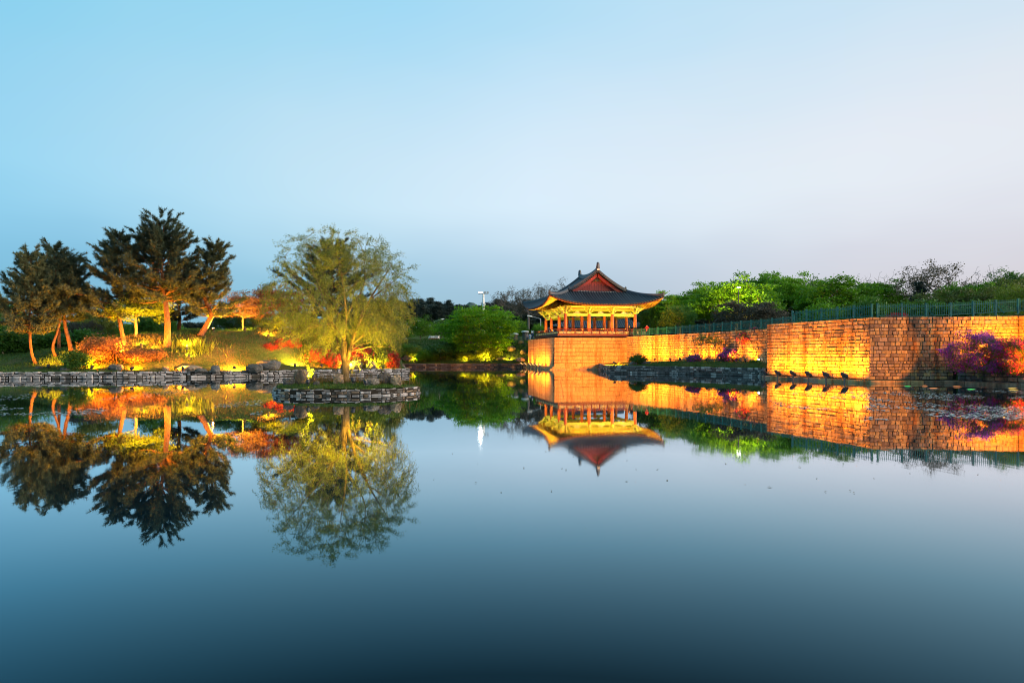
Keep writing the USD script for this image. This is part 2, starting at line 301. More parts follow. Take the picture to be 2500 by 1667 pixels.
def h_land(x, y):
    x, y = np.asarray(x, float), np.asarray(y, float)
    s = np.maximum(y - bank_y(x), 0)
    left = .60 + np.interp(x, *_AX) * sm(s / 9.0) + .25 * np.sin(x * .7) * np.sin(y * .9) * sm(s / 5)
    cen = .72 + 4.0 * sm((y - 110) / 15) + 6.5 * sm((y - 150) / 90)
    w = sm((y - 88) / 20) * sm((x + 60) / 30)
    h = left * (1 - w) + cen * w
    w2 = sm((x + 4) / 7) * sm((y - 111) / 10)
    h = h * (1 - w2) + h_plateau(x, y) * w2
    right_low = (x > 8) & (y < 98)
    h = np.where(right_low, np.where(y > 64, .82 + .5 * sm((x - 12) / 9), 1.15 + .35 * sm((y - 47) / 5)), h)
    h = np.where((y < 8) & (x < 46.5), .8, h)
    return np.where(shapely.contains_xy(plateauE, x, y), h_plateau(x, y), h)
def h_all(x, y):
    return np.where(shapely.contains_xy(pondE, np.asarray(x, float), np.asarray(y, float)), -1.1, h_land(x, y))
def on_ground(px, py, near=58., far=320.):
    """where the line of sight through a pixel of the photograph meets the land"""
    d = np.arange(near, far, .1); x = (px - 1250) * d / FPX; z = CAM_Z - (py - HORIZON) * d / FPX
    ok = ~shapely.contains_xy(pond, x, d) & (h_land(x, d) >= z)
    i = int(np.argmax(ok)) if ok.any() else len(d) - 1
    return np.array([x[i], d[i], float(h_land(x[i], d[i]))])
def G(px, d): x = X(px, d); return np.array([x, d, float(h_land(x, d))])
def _rail(poly, off, step):
    g = poly.buffer(off); L = g.exterior.length; n = int(L / step)
    pts = np.array([g.exterior.interpolate(i * L / n).coords[0] for i in range(n)])
    return pts[(np.abs(pts[:, 0]) < 75) & (pts[:, 1] > -5) & (pts[:, 1] < 125)]
rg = np.random.default_rng(5)
_pts = [_rail(pond, .13, .35), _rail(pond, .38, .35), _rail(plateau, -.13, .35), _rail(plateau, -.38, .35)]
_strip = pond.boundary.buffer(.55).union(plateau.boundary.buffer(.55))
for x0, x1, y0, y1, st in ((-75, 75, -8, 135, 1.5), (-260, 260, -60, 330, 6), (-2500, 2500, -600, 3600, 90)):
    gx, gy = np.meshgrid(np.arange(x0, x1, st), np.arange(y0, y1, st)); q = np.stack([gx.ravel(), gy.ravel()], 1) + rg.uniform(-.3, .3, (gx.size, 2)) * st
    _pts.append(q[~shapely.contains_xy(_strip, q[:, 0], q[:, 1])])
_pts = np.vstack(_pts); _dt = Delaunay(_pts)
_z = h_all(_pts[:, 0], _pts[:, 1]); _far = sm((np.hypot(_pts[:, 0], _pts[:, 1] - 60) - 400) / 900)
_z = _z + _far * 20 * (np.sin(_pts[:, 0] / 210) * np.cos(_pts[:, 1] / 260))
_f = _dt.simplices.copy(); _n = np.cross(np.c_[_pts, _z][_f[:, 1]] - np.c_[_pts, _z][_f[:, 0]], np.c_[_pts, _z][_f[:, 2]] - np.c_[_pts, _z][_f[:, 0]])[:, 2]
_f[_n < 0] = _f[_n < 0][:, ::-1]
single('ground', (np.c_[_pts, _z], _f), ground_mat, kind='structure', smooth=40)
single('water', (np.array([[-320, 0, 0], [60, 0, 0], [60, 125, 0], [-320, 125, 0.]]), np.array([[0, 1, 2, 3]])), water_mat, kind='structure')
# a blue hill far away between the trees
_hx = np.linspace(-900, 900, 120); _hv = []; _hf = []
for i, x in enumerate(_hx):
    top = 165 * math.exp(-((x + 125) / 75) ** 2) + 18 * math.sin(x / 60) + 9 * math.sin(x / 23)
    _hv += [(x, 1900, -20), (x, 2050, max(top, -15)), (x, 2500, -20)]
    if i: _hf += [(3 * i - 3, 3 * i, 3 * i + 1, 3 * i - 2), (3 * i - 2, 3 * i + 1, 3 * i + 2, 3 * i - 1)]
M_hill = plain('wooded_hill', (.05, .09, .08), .9)
single('hill', (np.array(_hv, float), np.array(_hf)), M_hill, kind='structure', smooth=True)

# ------------------------------------------------------------------ stone walls
def block(u0, u1, z0, z1, out, depth, bev, rng, jit):
    """one dressed stone in wall coordinates (along, outward, up): 12 corners, bevelled face"""
    j = lambda: rng.uniform(-jit, jit)
    q = np.array([[u0, z0], [u1, z0], [u1, z1], [u0, z1]])
    q = q + np.array([[j(), j()] for _ in range(4)])
    c = q.mean(0); s = np.array([max(1 - 2 * bev / max(u1 - u0, .05), .4), max(1 - 2 * bev / max(z1 - z0, .05), .4)])
    inner = c + (q - c) * s
    v = [(a, -depth, b) for a, b in q] + [(a, out - bev * .9, b) for a, b in q] + [(a, out + j() * .5, b) for a, b in inner]
    return np.array(v), BLOCKF
_q = []
for r in (0, 4):
    for k in range(4): _q.append((r + k, r + (k + 1) % 4, r + 4 + (k + 1) % 4, r + 4 + k))
_q.append((8, 9, 10, 11)); BLOCKF = np.array([t for q in _q for t in ((q[0], q[1], q[2]), (q[0], q[2], q[3]))])
def wall_run(t, line, z0, ztop, course, slen, mats, rng, depth=.30, bev=.02, jit=.006, gap=.012, proud=.025, batter=.0, core=True, name='stone', limit=300, camera_near=(0, 0), core_depth=.5, flip=1, round_ends=False):
    """courses of separate stones along a polyline; outward is to the right of the direction of travel (flip=-1: left)"""
    line = np.asarray(line, float); seg = np.diff(line, axis=0); L = np.linalg.norm(seg, axis=1); cum = np.r_[0, np.cumsum(L)]
    zt = np.broadcast_to(np.asarray(ztop, float), (len(line),)); zb = np.broadcast_to(np.asarray(z0, float), (len(line),))
    n = max(1, int(round((zt.mean() - zb.mean()) / course))); found = []; cw = np.cumsum(np.r_[0, rng.uniform(.75, 1.28, n)]); cw /= cw[-1]
    for k in range(len(seg)):
        e = seg[k] / L[k]; nrm = np.array([e[1], -e[0]]) * flip
        for c in range(n):
            u = 0.; w = slen * rng.uniform(.45, 1.3)
            while u < L[k] - 1e-6:
                a, b = max(u, 0.), min(u + w, L[k]); u += w; w = slen * rng.choice([rng.uniform(.5, .9), rng.uniform(.8, 1.3), rng.uniform(1.2, 1.75)])
                if L[k] - u < slen * .35: b = L[k]; u = L[k]
                if b - a < .06: continue
                f = lambda x, i: zb[k] + (zb[k + 1] - zb[k]) * x / L[k] + ((zt[k] + (zt[k + 1] - zt[k]) * x / L[k]) - (zb[k] + (zb[k + 1] - zb[k]) * x / L[k])) * cw[i]
                m = (a + b) / 2
                v, fc = block(a + gap, b - gap, f(m, c) + gap, f(m, c + 1) - gap, rng.uniform(-.3, 1) * proud - batter * (f(m, c) - zb[k]), depth, bev, rng, jit)
                w3 = np.c_[line[k][0] + v[:, 0] * e[0] + v[:, 1] * nrm[0], line[k][1] + v[:, 0] * e[1] + v[:, 1] * nrm[1], v[:, 2]]
                found.append((np.hypot(*(w3[:, :2].mean(0) - camera_near)), w3))
    found.sort(key=lambda x: x[0])
    for i, (_, w3) in enumerate(found[:limit]): part(t, name, (w3, BLOCKF if flip > 0 else BLOCKF[:, ::-1]), mats[int(rng.integers(len(mats)))])
    if len(found) > limit:
        mb = MB()
        for _, w3 in found[limit:]: mb.add(w3, BLOCKF)
        part(t, 'farther_stones', mb, mats[0], kind='stuff')
    if core:
        mb = MB()
        for k in range(len(seg)):
            e = seg[k] / L[k]; nrm = np.array([e[1], -e[0]]) * flip
            fr = -.035 - batter * 0; bk = -core_depth
            lo, hi = min(zb[k], zb[k + 1]) - .6, None
            p = [line[k] + nrm * fr, line[k + 1] + nrm * fr, line[k + 1] + nrm * bk, line[k] + nrm * bk]
            zz = [zt[k] - .03, zt[k + 1] - .03, zt[k + 1] - .03, zt[k] - .03]
            mb.add([(*a, lo) for a in p] + [(*a, z) for a, z in zip(p, zz)], [(0, 1, 5, 4), (1, 2, 6, 5), (2, 3, 7, 6), (3, 0, 4, 7), (4, 5, 6, 7)])
        part(t, 'core', mb, M_mortar)
def footing(t, line, z, h, w, slen, mats, rng, flip=1, name='footing_stone'):
    """long kerb stones at the water line in front of a wall"""
    line = np.asarray(line, float)
    for k in range(len(line) - 1):
        d = line[k + 1] - line[k]; L = np.linalg.norm(d); e = d / L; nrm = np.array([e[1], -e[0]]) * flip; u = 0
        while u < L - .05:
            b = min(u + slen * rng.uniform(.7, 1.3), L)
            if L - b < slen * .4: b = L
            v, fc = block(u + .012, b - .012, z - .5, z + rng.uniform(-.015, .015), rng.uniform(-.02, .02), w, .03, rng, .006)
            part(t, name, (np.c_[line[k][0] + v[:, 0] * e[0] + v[:, 1] * nrm[0], line[k][1] + v[:, 0] * e[1] + v[:, 1] * nrm[1], v[:, 2]], BLOCKF if flip > 0 else BLOCKF[:, ::-1]), mats[int(rng.integers(len(mats)))])
            u = b
def off(line, d):
    """the polyline moved d to the right of its direction of travel"""
    line = np.asarray(line, float); e = unit(np.gradient(line, axis=0)); return line + np.c_[e[:, 1], -e[:, 0]] * d
rw = np.random.default_rng(21)
WALLM = [M_granite, M_granite, M_granite, M_brown]
t = thing('stone_wall', 'tall lamp-lit wall of squared stones glowing yellow behind the row of tilted lamps', 'wall', (25.5, 58, 0))
wall_run(t, [(25.0, 64.2)] + NEAR, .28, [5.0, 5.0, 5.05], .285, .56, WALLM, rw, jit=.013, gap=.021, bev=.026, proud=.035)
footing(t, off(NEAR, .62), .22, .3, .66, 1.5, [M_brown, M_granite], rw)
t = thing('stone_wall', 'dark weathered stone wall with a broad shadow left of the big purple bush', 'wall', (30.5, 52.2, 0))
wall_run(t, RIGHT, .28, [5.05, 5.1], .265, .34, [M_brown, M_brown, M_granite], rw, jit=.016, bev=.028, proud=.05, gap=.016)
footing(t, [(27.15, 51.72), (33.75, 51.4)], .22, .3, .66, 1.0, [M_brown, M_granite], rw)
t = thing('stone_wall', 'stone wall standing back behind the purple and red flowering bushes', 'wall', (38, 52, 0))
wall_run(t, BACKW[:3], .9, [5.1, 5.14, 5.3], .27, .36, [M_granite, M_granite, M_brown], rw, jit=.014, bev=.026, proud=.04)
t = thing('stone_wall', 'long stone wall lit in orange stripes between the pavilion platform and the tilted lamps', 'wall', (20, 82, 0))
wall_run(t, INNER[:3], [.9, 1.1, 1.2], [4.62, 4.66, 4.72], .30, .58, [M_granite, M_granite, M_granite, M_brown], rw, jit=.013, gap=.023, bev=.028, proud=.035)
t = thing('stone_platform', 'big ashlar platform of pale blocks under the palace pavilion', 'platform', (9, 97, 0))
E2 = unit(np.array(BASE[2]) - np.array(BASE[1]))
wall_run(t, [BASE[1], (16.4, 95.48)], .30, 4.45, .52, 1.5, [M_ashlar], rw, bev=.03, jit=.008, gap=.018, proud=.03)
wall_run(t, [BASE[0], (5.764, 93.60)], .30, 4.45, .46, 1.55, [M_ashlar], rw, bev=.02, jit=.004, gap=.010, proud=.012)
footing(t, off(BASE, .35), .45, .3, .5, 2.2, [M_ashlar], rw, name='base_stone'); footing(t, off(BASE, .8), .16, .3, .6, 2.4, [M_ashlar, M_brown], rw)
t = thing('shore_wall', 'low dark stone edging of the grassy ledge below the orange striped wall', 'wall', (17, 75, 0))
wall_run(t, LEDGE, .0, .86, .21, .45, [M_dark, M_dark, M_dry], rw, jit=.025, bev=.045, proud=.07, gap=.012, core_depth=.4)
t = thing('shore_wall', 'low dark wall of rough blocks under the purple and red flowering bushes', 'wall', (36, 47, 0))
wall_run(t, TERR[:4], .0, 1.15, .27, .5, [M_dark, M_brown, M_dark], rw, jit=.025, bev=.045, proud=.07, gap=.014, core_depth=.4)
footing(t, off(TERR[:4], .5), .20, .3, .5, 1.0, [M_brown], rw)
t = thing('shore_wall', 'long low dry-stone bank edging in front of the tall pines', 'wall', (-30, 62, 0))
wall_run(t, [(-52, 60.1)] + BANK[1:4], .0, .64, .215, .46, [M_dry, M_dry, M_dry, M_dry, M_rock], rw, jit=.045, bev=.055, proud=.11, gap=.014, core_depth=.4)
t = thing('shore_wall', 'low dry-stone bank edging behind the islet with the willow', 'wall', (-18, 69, 0))
wall_run(t, BANK[3:] + FAR[:1], .0, .64, .215, .44, [M_dry, M_dry, M_dry, M_dry, M_rock], rw, jit=.045, bev=.055, proud=.11, gap=.014, core_depth=.4)
t = thing('shore_wall', 'distant low brown stone edging along the far shore left of the pavilion platform', 'wall', (-8, 110, 0))
wall_run(t, FAR[:3], .0, .60, .2, .75, [M_dark, M_brown, M_dark], rw, jit=.03, bev=.04, proud=.08, gap=.012, core_depth=.4)

# ------------------------------------------------------------------ islet
IX, IY, IA, IB = X(837, 39.0), 39.0, 4.15, 2.65
_a = np.linspace(0, 2 * np.pi, 41)[::-1]
def islet_xy(a, k=1.0):
    r = 1 + .04 * np.sin(3 * a + 1) + .03 * np.sin(5 * a)
    return np.c_[IX + IA * k * r * np.sign(np.cos(a)) * np.abs(np.cos(a)) ** .85, IY + IB * k * r * np.sin(a)]
t = thing('shore_wall', 'oval ring of grey stone blocks edging the willow islet in the pond', 'wall', (IX, IY, 0))
ring = islet_xy(_a)
wall_run(t, ring, -.02, .37, .13, .38, [M_dry, M_dry, M_rock, M_dry, M_brown], rw, jit=.03, bev=.035, proud=.075, gap=.014, batter=.25, core_depth=.35, flip=-1)
_gv = [(IX, IY, .66)]; _gf = []; NR = 9
for i in range(1, NR + 1):
    k = i / NR * .955; xy = islet_xy(_a[:-1], k)
    for x, y in xy: _gv.append((x, y, .37 + .23 * (1 - k ** 2) + .05 * math.sin(x * 3) * math.cos(y * 4)))
for j in range(40):
    _gf.append((0, 1 + (j + 1) % 40, 1 + j))
    for i in range(NR - 1):
        a, b = 1 + i * 40 + j, 1 + i * 40 + (j + 1) % 40; _gf += [(a, b, b + 40), (a, b + 40, a + 40)]
single('islet_ground', (np.array(_gv), np.array(_gf)[:, ::-1]), ground_mat, kind='structure', smooth=True)
def islet_z(x, y):
    k2 = ((x - IX) / IA) ** 2 + ((y - IY) / IB) ** 2
    return .37 + .23 * (1 - min(k2, 1))

# ------------------------------------------------------------------ lamps
def aim_matrix(pos, target):
    z = unit(np.asarray(pos, float) - np.asarray(target, float)); up = np.array([0, 0, 1.]) if abs(z[2]) < .95 else np.array([0, 1., 0])
    x = unit(np.cross(up, z)); y = np.cross(z, x)
    m = np.eye(4); m[0, :3], m[1, :3], m[2, :3], m[3, :3] = x, y, z, pos
    return Gf.Matrix4d(*m.ravel().tolist())
def light(parent, pos, target, k, color, cone=60., soft=.6, radius=.06):
    root = '/'.join(parent.split('/')[:3]); pos = np.asarray(pos, float); o = _origin.get(root, np.zeros(3))
    l = UsdLux.SphereLight.Define(stage, path_for(parent, 'lamp_light'))
    l.CreateRadiusAttr(radius); l.CreateNormalizeAttr(True); l.CreateIntensityAttr(float(k)); l.CreateColorAttr(Gf.Vec3f(*color))
    UsdGeom.Xformable(l).AddTransformOp().Set(aim_matrix(pos - o, np.asarray(target, float) - o))
    if cone < 180:
        s = UsdLux.ShapingAPI.Apply(l.GetPrim()); s.CreateShapingConeAngleAttr(float(cone)); s.CreateShapingConeSoftnessAttr(float(soft))
    return l
def oval(a, b, th, n=14):
    """an oval plate with rounded rim, normal +z"""
    an = np.arange(n) * 2 * np.pi / n; v = []
    for r, z in ((.0, -th * .5), (.85, -th * .5), (1., 0), (.9, th * .45), (.0, th * .5)):
        v += [(a * r * math.cos(x), b * r * math.sin(x), z) for x in an]
    f = [(i * n + j, i * n + (j + 1) % n, (i + 1) * n + (j + 1) % n, (i + 1) * n + j) for i in range(4) for j in range(n)]
    return np.array(v), np.array(f)
def paddle_lamp(label, pos, wall_pt, k, color=WARM, size=.27, group=None, reach=2.3, cone=72.):
    """a floodlight on a post in the water: oval hooded head leaning back towards the wall"""
    pos = np.asarray(pos, float); t = thing('pond_floodlight', label, 'floodlight', pos, group)
    tow = unit(np.r_[np.asarray(wall_pt)[:2] - pos[:2], 0]); d = unit(tow * .62 + np.array([0, 0, .78])); side = unit(np.cross(tow, [0, 0, 1]))
    up = np.cross(side, d); h = pos + np.array([0, 0, .30 + size * .95])
    fr = np.array([side, up, d])
    part(t, 'post', MB().tube([pos - [0, 0, .6], pos + [0, 0, .22], pos + np.array([0, 0, .34])], [.07, .065, .09], 8), M_hood)
    part(t, 'yoke', MB().bar(h - side * size * .8 - [0, 0, .05], pos + [0, 0, .26], .04, .05).bar(h + side * size * .8 - [0, 0, .05], pos + [0, 0, .26], .04, .05), M_hood)
    v, f = oval(size, size * 1.25, size * .42); part(t, 'housing', (v @ fr + h, f), M_hood, smooth=50)
    for q in (-.55, -.18, .18, .55): part(t, 'cooling_rib', MB().box(h - d * size * .24 + up * size * q, (size * 1.3, .02, size * .12), fr), M_hood)
    v, f = oval(size * .74, size * .92, size * .06); part(t, 'lens', (v @ fr + h + d * size * .24, f), M_lens, smooth=50)
    light(t, h + d * (size * .24 + .09), h + tow * 1.0 + np.array([0, 0, reach * .48]), k, color, cone, .8)
    return t
def ground_flood(label, pos, target, k, color=AMBER, size=.13, group=None, cone=60., soft=.7, name='ground_floodlight'):
    pos = np.asarray(pos, float); t = thing(name, label, 'floodlight', pos, group)
    d = unit(np.asarray(target, float) - pos); h = pos + np.array([0, 0, .17 + size])
    side = unit(np.cross(d, [0.02, .01, 1.])); up = np.cross(side, d); fr = np.array([side, d, up])
    part(t, 'spike', MB().tube([pos - [0, 0, .1], pos + [0, 0, .16]], [.03, .03], 6), M_iron)
    part(t, 'bracket', MB().bar(pos + [0, 0, .12] - side * size * 1.15, h - side * size * 1.15, .02, .03).bar(pos + [0, 0, .12] + side * size * 1.15, h + side * size * 1.15, .02, .03).bar(pos + [0, 0, .13] - side * size * 1.15, pos + [0, 0, .13] + side * size * 1.15, .03, .02), M_iron)
    part(t, 'housing', MB().tube([h - d * size * 1.2, h - d * size * .9, h + d * size * .85, h + d * size], np.array([.55, .92, 1., 1.08]) * size, 12), M_iron, smooth=40)
    part(t, 'lens', MB().tube([h + d * size * 1.01, h + d * size * 1.08], np.array([.9, .8]) * size, 12), M_lens)
    light(t, h + d * (size * 1.08 + .08), h + d * 9, k, color, cone, soft, .05)
    return t
def near_wall_lamp_positions(pxs, line, dist):
    a, b = np.asarray(line[0]), np.asarray(line[1]); e = unit(b - a); n = np.array([e[1], -e[0]]); out = []
    for px in pxs:
        s = np.linspace(-6, np.linalg.norm(b - a) + 3, 4000); q = a + s[:, None] * e + n * dist
        i = int(np.argmin(np.abs(1250 + q[:, 0] / q[:, 1] * FPX - px))); out.append((q[i], a + e * s[i]))
    return out
ords = ['leftmost', 'second from left', 'third from left', 'fourth from left', 'fifth from left', 'rightmost']
for (q, w), o, k in zip(near_wall_lamp_positions([1866, 1899, 1936, 1974, 2017, 2062], NEAR, 1.3), ords, (90, 165, 190, 170, 190, 200)):
    paddle_lamp(f'{o} of the six tilted oval lamps in water before the yellow wall', (*q, .0), (*w, 1), k, size=.30, group=None)
for (q, w), o, k in zip(near_wall_lamp_positions([1272.5, 1282, 1292.6, 1301, 1309, 1317.5], BASE[:2], 1.2), ords, (60, 95, 115, 120, 120, 115)):
    paddle_lamp(f'{o} of the six small tilted lamps in water beside the platform', (*q, .0), (*w, 1), k, size=.28)

# ------------------------------------------------------------------ palace pavilion
PB = np.array([7.56, 96.5]); E1 = np.array([.9838, .1792]); EP = np.array([-.1792, .9838])
WS, DT = 10.35, 12.0                                  # front width, depth of the column grid
def L(s, t, z): return np.array([PB[0] + s * E1[0] + t * EP[0], PB[1] + s * E1[1] + t * EP[1], z])
def Lv(a):
    a = np.asarray(a, float); return np.c_[PB[0] + a[:, 0] * E1[0] + a[:, 1] * EP[0], PB[1] + a[:, 0] * E1[1] + a[:, 1] * EP[1], a[:, 2]]
AXL = np.array([[E1[0], E1[1], 0], [EP[0], EP[1], 0], [0, 0, 1.]])
PV = thing('palace_pavilion', 'open wooden palace pavilion with curved black tiled hip-and-gable roof on a stone platform', 'pavilion', (L(WS / 2, DT / 2, 4.45)))
SS, TT = [0, 3.45, 6.9, 10.35], [0, 3.6, 8.4, 12.0]
FL = 5.02
def lbox(mb, s0, s1, t0, t1, z0, z1): return mb.box(L((s0 + s1) / 2, (t0 + t1) / 2, (z0 + z1) / 2), (s1 - s0, t1 - t0, z1 - z0), AXL)
part(PV, 'floor', lbox(MB(), -1.45, WS + 1.45, -1.45, DT + 1.45, FL - .14, FL), M_darkred)
fb = [lbox(MB(), -1.50, WS + 1.50, -1.53, -1.455, 4.62, FL - .01), lbox(MB(), -1.53, -1.455, -1.45, DT + 1.5, 4.62, FL - .01), lbox(MB(), WS + 1.455, WS + 1.53, -1.45, DT + 1.5, 4.62, FL - .01)]
for m in fb: part(PV, 'edge_board', m, M_darkred)
for s in np.linspace(-1.2, WS + 1.2, 9): part(PV, 'floor_post', lbox(MB(), s - .1, s + .1, -1.4, -1.2, 4.40, FL - .15), M_darkred)
for t in np.linspace(.5, DT + 1.2, 8): part(PV, 'floor_post', lbox(MB(), -1.4, -1.2, t - .1, t + .1, 4.40, FL - .15), M_darkred)
part(PV, 'under_floor', lbox(MB(), -.9, WS + .9, -.9, DT + .9, 4.40, FL - .16), M_darkred)
def column(s, t, r=.235):
    m = MB().tube([L(s, t, FL + .1), L(s, t, FL + 1.3), L(s, t, 7.86)], [r * 1.02, r * 1.05, r * .92], 14)
    c = part(PV, 'column', m, M_column, smooth=40)
    part(c, 'base_stone', MB().tube([L(s, t, FL), L(s, t, FL + .06), L(s, t, FL + .12)], [r * 1.75, r * 1.7, r * 1.3], 12), M_plaster, smooth=40)
for i, s in enumerate(SS):
    for j, t in enumerate(TT):
        column(s, t)
# lintels, upper plates, purlins
def side_runs():
    for a, b in zip(SS[:-1], SS[1:]):
        for t in (0, DT): yield L(a, t, 0), L(b, t, 0)
    for a, b in zip(TT[:-1], TT[1:]):
        for s in (0, WS): yield L(s, a, 0), L(s, b, 0)
UZ = np.array([0, 0, 1.])
for p, q in side_runs():
    d = unit(q - p); part(PV, 'lintel', MB().bar(p + d * .2 + UZ * 7.70, q - d * .2 + UZ * 7.70, .20, .32), M_paint)
    part(PV, 'lintel_band', MB().bar(p + d * .22 + UZ * 7.89, q - d * .22 + UZ * 7.89, .30, .06), M_paint2)
    part(PV, 'plate_beam', MB().bar(p + UZ * 8.40, q + UZ * 8.40, .16, .24), M_paint)
    part(PV, 'plate_band', MB().bar(p + UZ * 8.55, q + UZ * 8.55, .24, .05), M_paint2)
    part(PV, 'upper_board', MB().bar(p + UZ * 8.68, q + UZ * 8.68, .08, .20), M_ochre)
    part(PV, 'purlin', MB().tube([p + UZ * 8.92, q + UZ * 8.92], [.16, .16], 10), M_paint2, smooth=40)
    mid = (p + q) / 2; nrm = np.array([d[1], -d[0], 0])
    for w, z0, z1, mm, th in ((.62, 7.93, 8.02, M_paint2, .10), (.40, 8.02, 8.16, M_plaster, .08), (.22, 8.16, 8.27, M_paint2, .10)):
        h = (z1 - z0); v = []
        for dy in (-th / 2, th / 2):
            for x, z in ((-w, z0), (w, z0), (w * .62, z1), (-w * .62, z1)): v.append(mid + d * x + nrm * dy + UZ * z)
        part(PV, 'flower_board', (np.array(v), np.array([(0, 1, 2, 3), (7, 6, 5, 4), (0, 4, 5, 1), (1, 5, 6, 2), (2, 6, 7, 3), (3, 7, 4, 0)])), mm)
def bracket(s, t, outs):
    """stacked bracket set: bearing block, two tiers of arms along the wall, curved outward beaks"""
    b = MB(); b.add(*tube([L(s, t, 7.86), L(s, t, 7.93), L(s, t, 8.06)], [.26, .30, .36], 4))
    br = part(PV, 'bracket', b, M_paint)
    for z, w in ((8.10, .95), (8.42, 1.35), (8.66, 1.6)):
        for o in outs:
            o3 = np.r_[o[0] * E1 + o[1] * EP, 0]; a3 = np.array([o3[1], -o3[0], 0])
            for k in (-1, 1):
                pts = [L(s, t, z + .05) + o3 * .06, L(s, t, z) + a3 * k * w * .28 + o3 * .06, L(s, t, z + .13) + a3 * k * w * .5 + o3 * .06]
                part(br, 'arm', MB().bar(pts[0], pts[1], .12, .14).bar(pts[1], pts[2], .12, .13), M_paint)
                part(br, 'bearing_block', MB().box(pts[2] + UZ * .07, (.18, .18, .12), AXL), M_paint2)
            R = .45 + .34 * (z - 8.1) / .3
            q = [L(s, t, z), L(s, t, z - .03) + o3 * R * .6, L(s, t, z + .04) + o3 * R * .9, L(s, t, z + .20) + o3 * R * 1.12]
            part(br, 'beak', MB().tube(q, [.11, .10, .08, .03], 5), M_paint2)
for i, s in enumerate(SS):
    for j, t in enumerate(TT):
        outs = []
        if i == 0: outs.append((-1, 0))
        if i == 3: outs.append((1, 0))
        if j == 0: outs.append((0, -1))
        if j == 3: outs.append((0, 1))
        if len(outs) == 2: outs.append(tuple(unit(np.array(outs[0]) + np.array(outs[1])) * 1.3))
        if outs: bracket(s, t, outs)
part(PV, 'ceiling', lbox(MB(), .2, WS - .2, .2, DT - .2, 9.0, 9.1), M_ochre)
for s in SS[1:3]: part(PV, 'ceiling_beam', lbox(MB(), s - .14, s + .14, .2, DT - .2, 8.62, 8.98), M_paint)
for t in TT[1:3]: part(PV, 'ceiling_beam', lbox(MB(), .2, WS - .2, t - .14, t + .14, 8.58, 8.94), M_paint)

# roof surfaces in (u, v) about the centre
CU, CV, OV = WS / 2, DT / 2, 3.1
AU, AV, GU, GV, ZE, ZG, ZR = CU + OV, CV + OV, 4.15, 4.1, 9.10, 11.30, 13.75
def skirt_z(h, w): return ZG - (ZG - ZE) * (1.32 * h - .32 * h * h) + 1.12 * h ** 1.5 * np.abs(w) ** 3.2 + .12 * np.abs(w) ** 3
def front_pt(h, w, sg=-1): return (CU + w * (GU + (AU - GU) * h), CV + sg * (GV + (AV - GV) * h), skirt_z(h, w))
def side_pt(h, w, sg=-1): return (CU + sg * (GU + (AU - GU) * h), CV + w * (GV + (AV - GV) * h), skirt_z(h, w))
VG = 4.75                                              # how far the upper roof reaches along the ridge
def upper_pt(q, w, sg=-1): return (CU + sg * GU * q, CV + w * VG, ZR - (ZR - ZG) * (1.3 * q - .3 * q * q) + .5 * (1 - q) * w * w + .12 * q * np.abs(w) ** 3)
def grid(fn, na, nb, a0=0, a1=1, b0=-1, b1=1, dz=0, flip=False):
    v = [(lambda p: (p[0], p[1], p[2] + dz))(fn(a, b)) for a in np.linspace(a0, a1, na) for b in np.linspace(b0, b1, nb)]
    f = [(i * nb + j, (i + 1) * nb + j, (i + 1) * nb + j + 1, i * nb + j + 1) for i in range(na - 1) for j in range(nb - 1)]
    f = np.array(f); return Lv(v), (f[:, ::-1] if flip else f)
def shell(fn, na, nb, th):
    a, f = grid(fn, na, nb); b, g = grid(fn, na, nb, dz=-th); m = MB().add(a, f).add(b, g[:, ::-1])
    ids = [i * nb for i in range(na)] + [(na - 1) * nb + j for j in range(nb)][1:] + [i * nb + nb - 1 for i in range(na)][::-1][1:] + list(range(nb))[::-1][1:]
    n = na * nb; m2 = np.array([(p, q, q + n, p + n) for p, q in zip(ids[:-1], ids[1:])])
    m.add(np.vstack([a, b]), m2); return m
RF = part(PV, 'roof', shell(lambda a, b: front_pt(a, b, -1), 9, 33, .16), M_tile, smooth=40)
for fn in (lambda a, b: front_pt(a, b, 1), lambda a, b: side_pt(a, b, -1), lambda a, b: side_pt(a, b, 1)): part(RF, 'roof_slope', shell(fn, 9, 33, .16), M_tile, smooth=40)
for sg in (-1, 1): part(RF, 'roof_slope', shell(lambda a, b: upper_pt(a, b, sg), 9, 17, .18), M_tile, smooth=40)
def rib(pts, r=.095, n=5):
    """half-round run of cover tiles with a round end tile"""
    pts = Lv(pts); t = unit(np.gradient(pts, axis=0)); side = unit(np.cross(t, UZ)); up = np.cross(side, t)
    ang = np.linspace(-.15, np.pi + .15, n); v = (pts[:, None] + r * (np.cos(ang)[None, :, None] * side[:, None] + np.sin(ang)[None, :, None] * up[:, None])).reshape(-1, 3)
    f = [(i * n + j, i * n + j + 1, (i + 1) * n + j + 1, (i + 1) * n + j) for i in range(len(pts) - 1) for j in range(n - 1)]
    m = MB().add(v, f); e = len(pts) - 1
    m.add(*tube([pts[e] - t[e] * .02, pts[e] + t[e] * .05], [r * 1.15, r * 1.15], 7)); return m
SP = .40
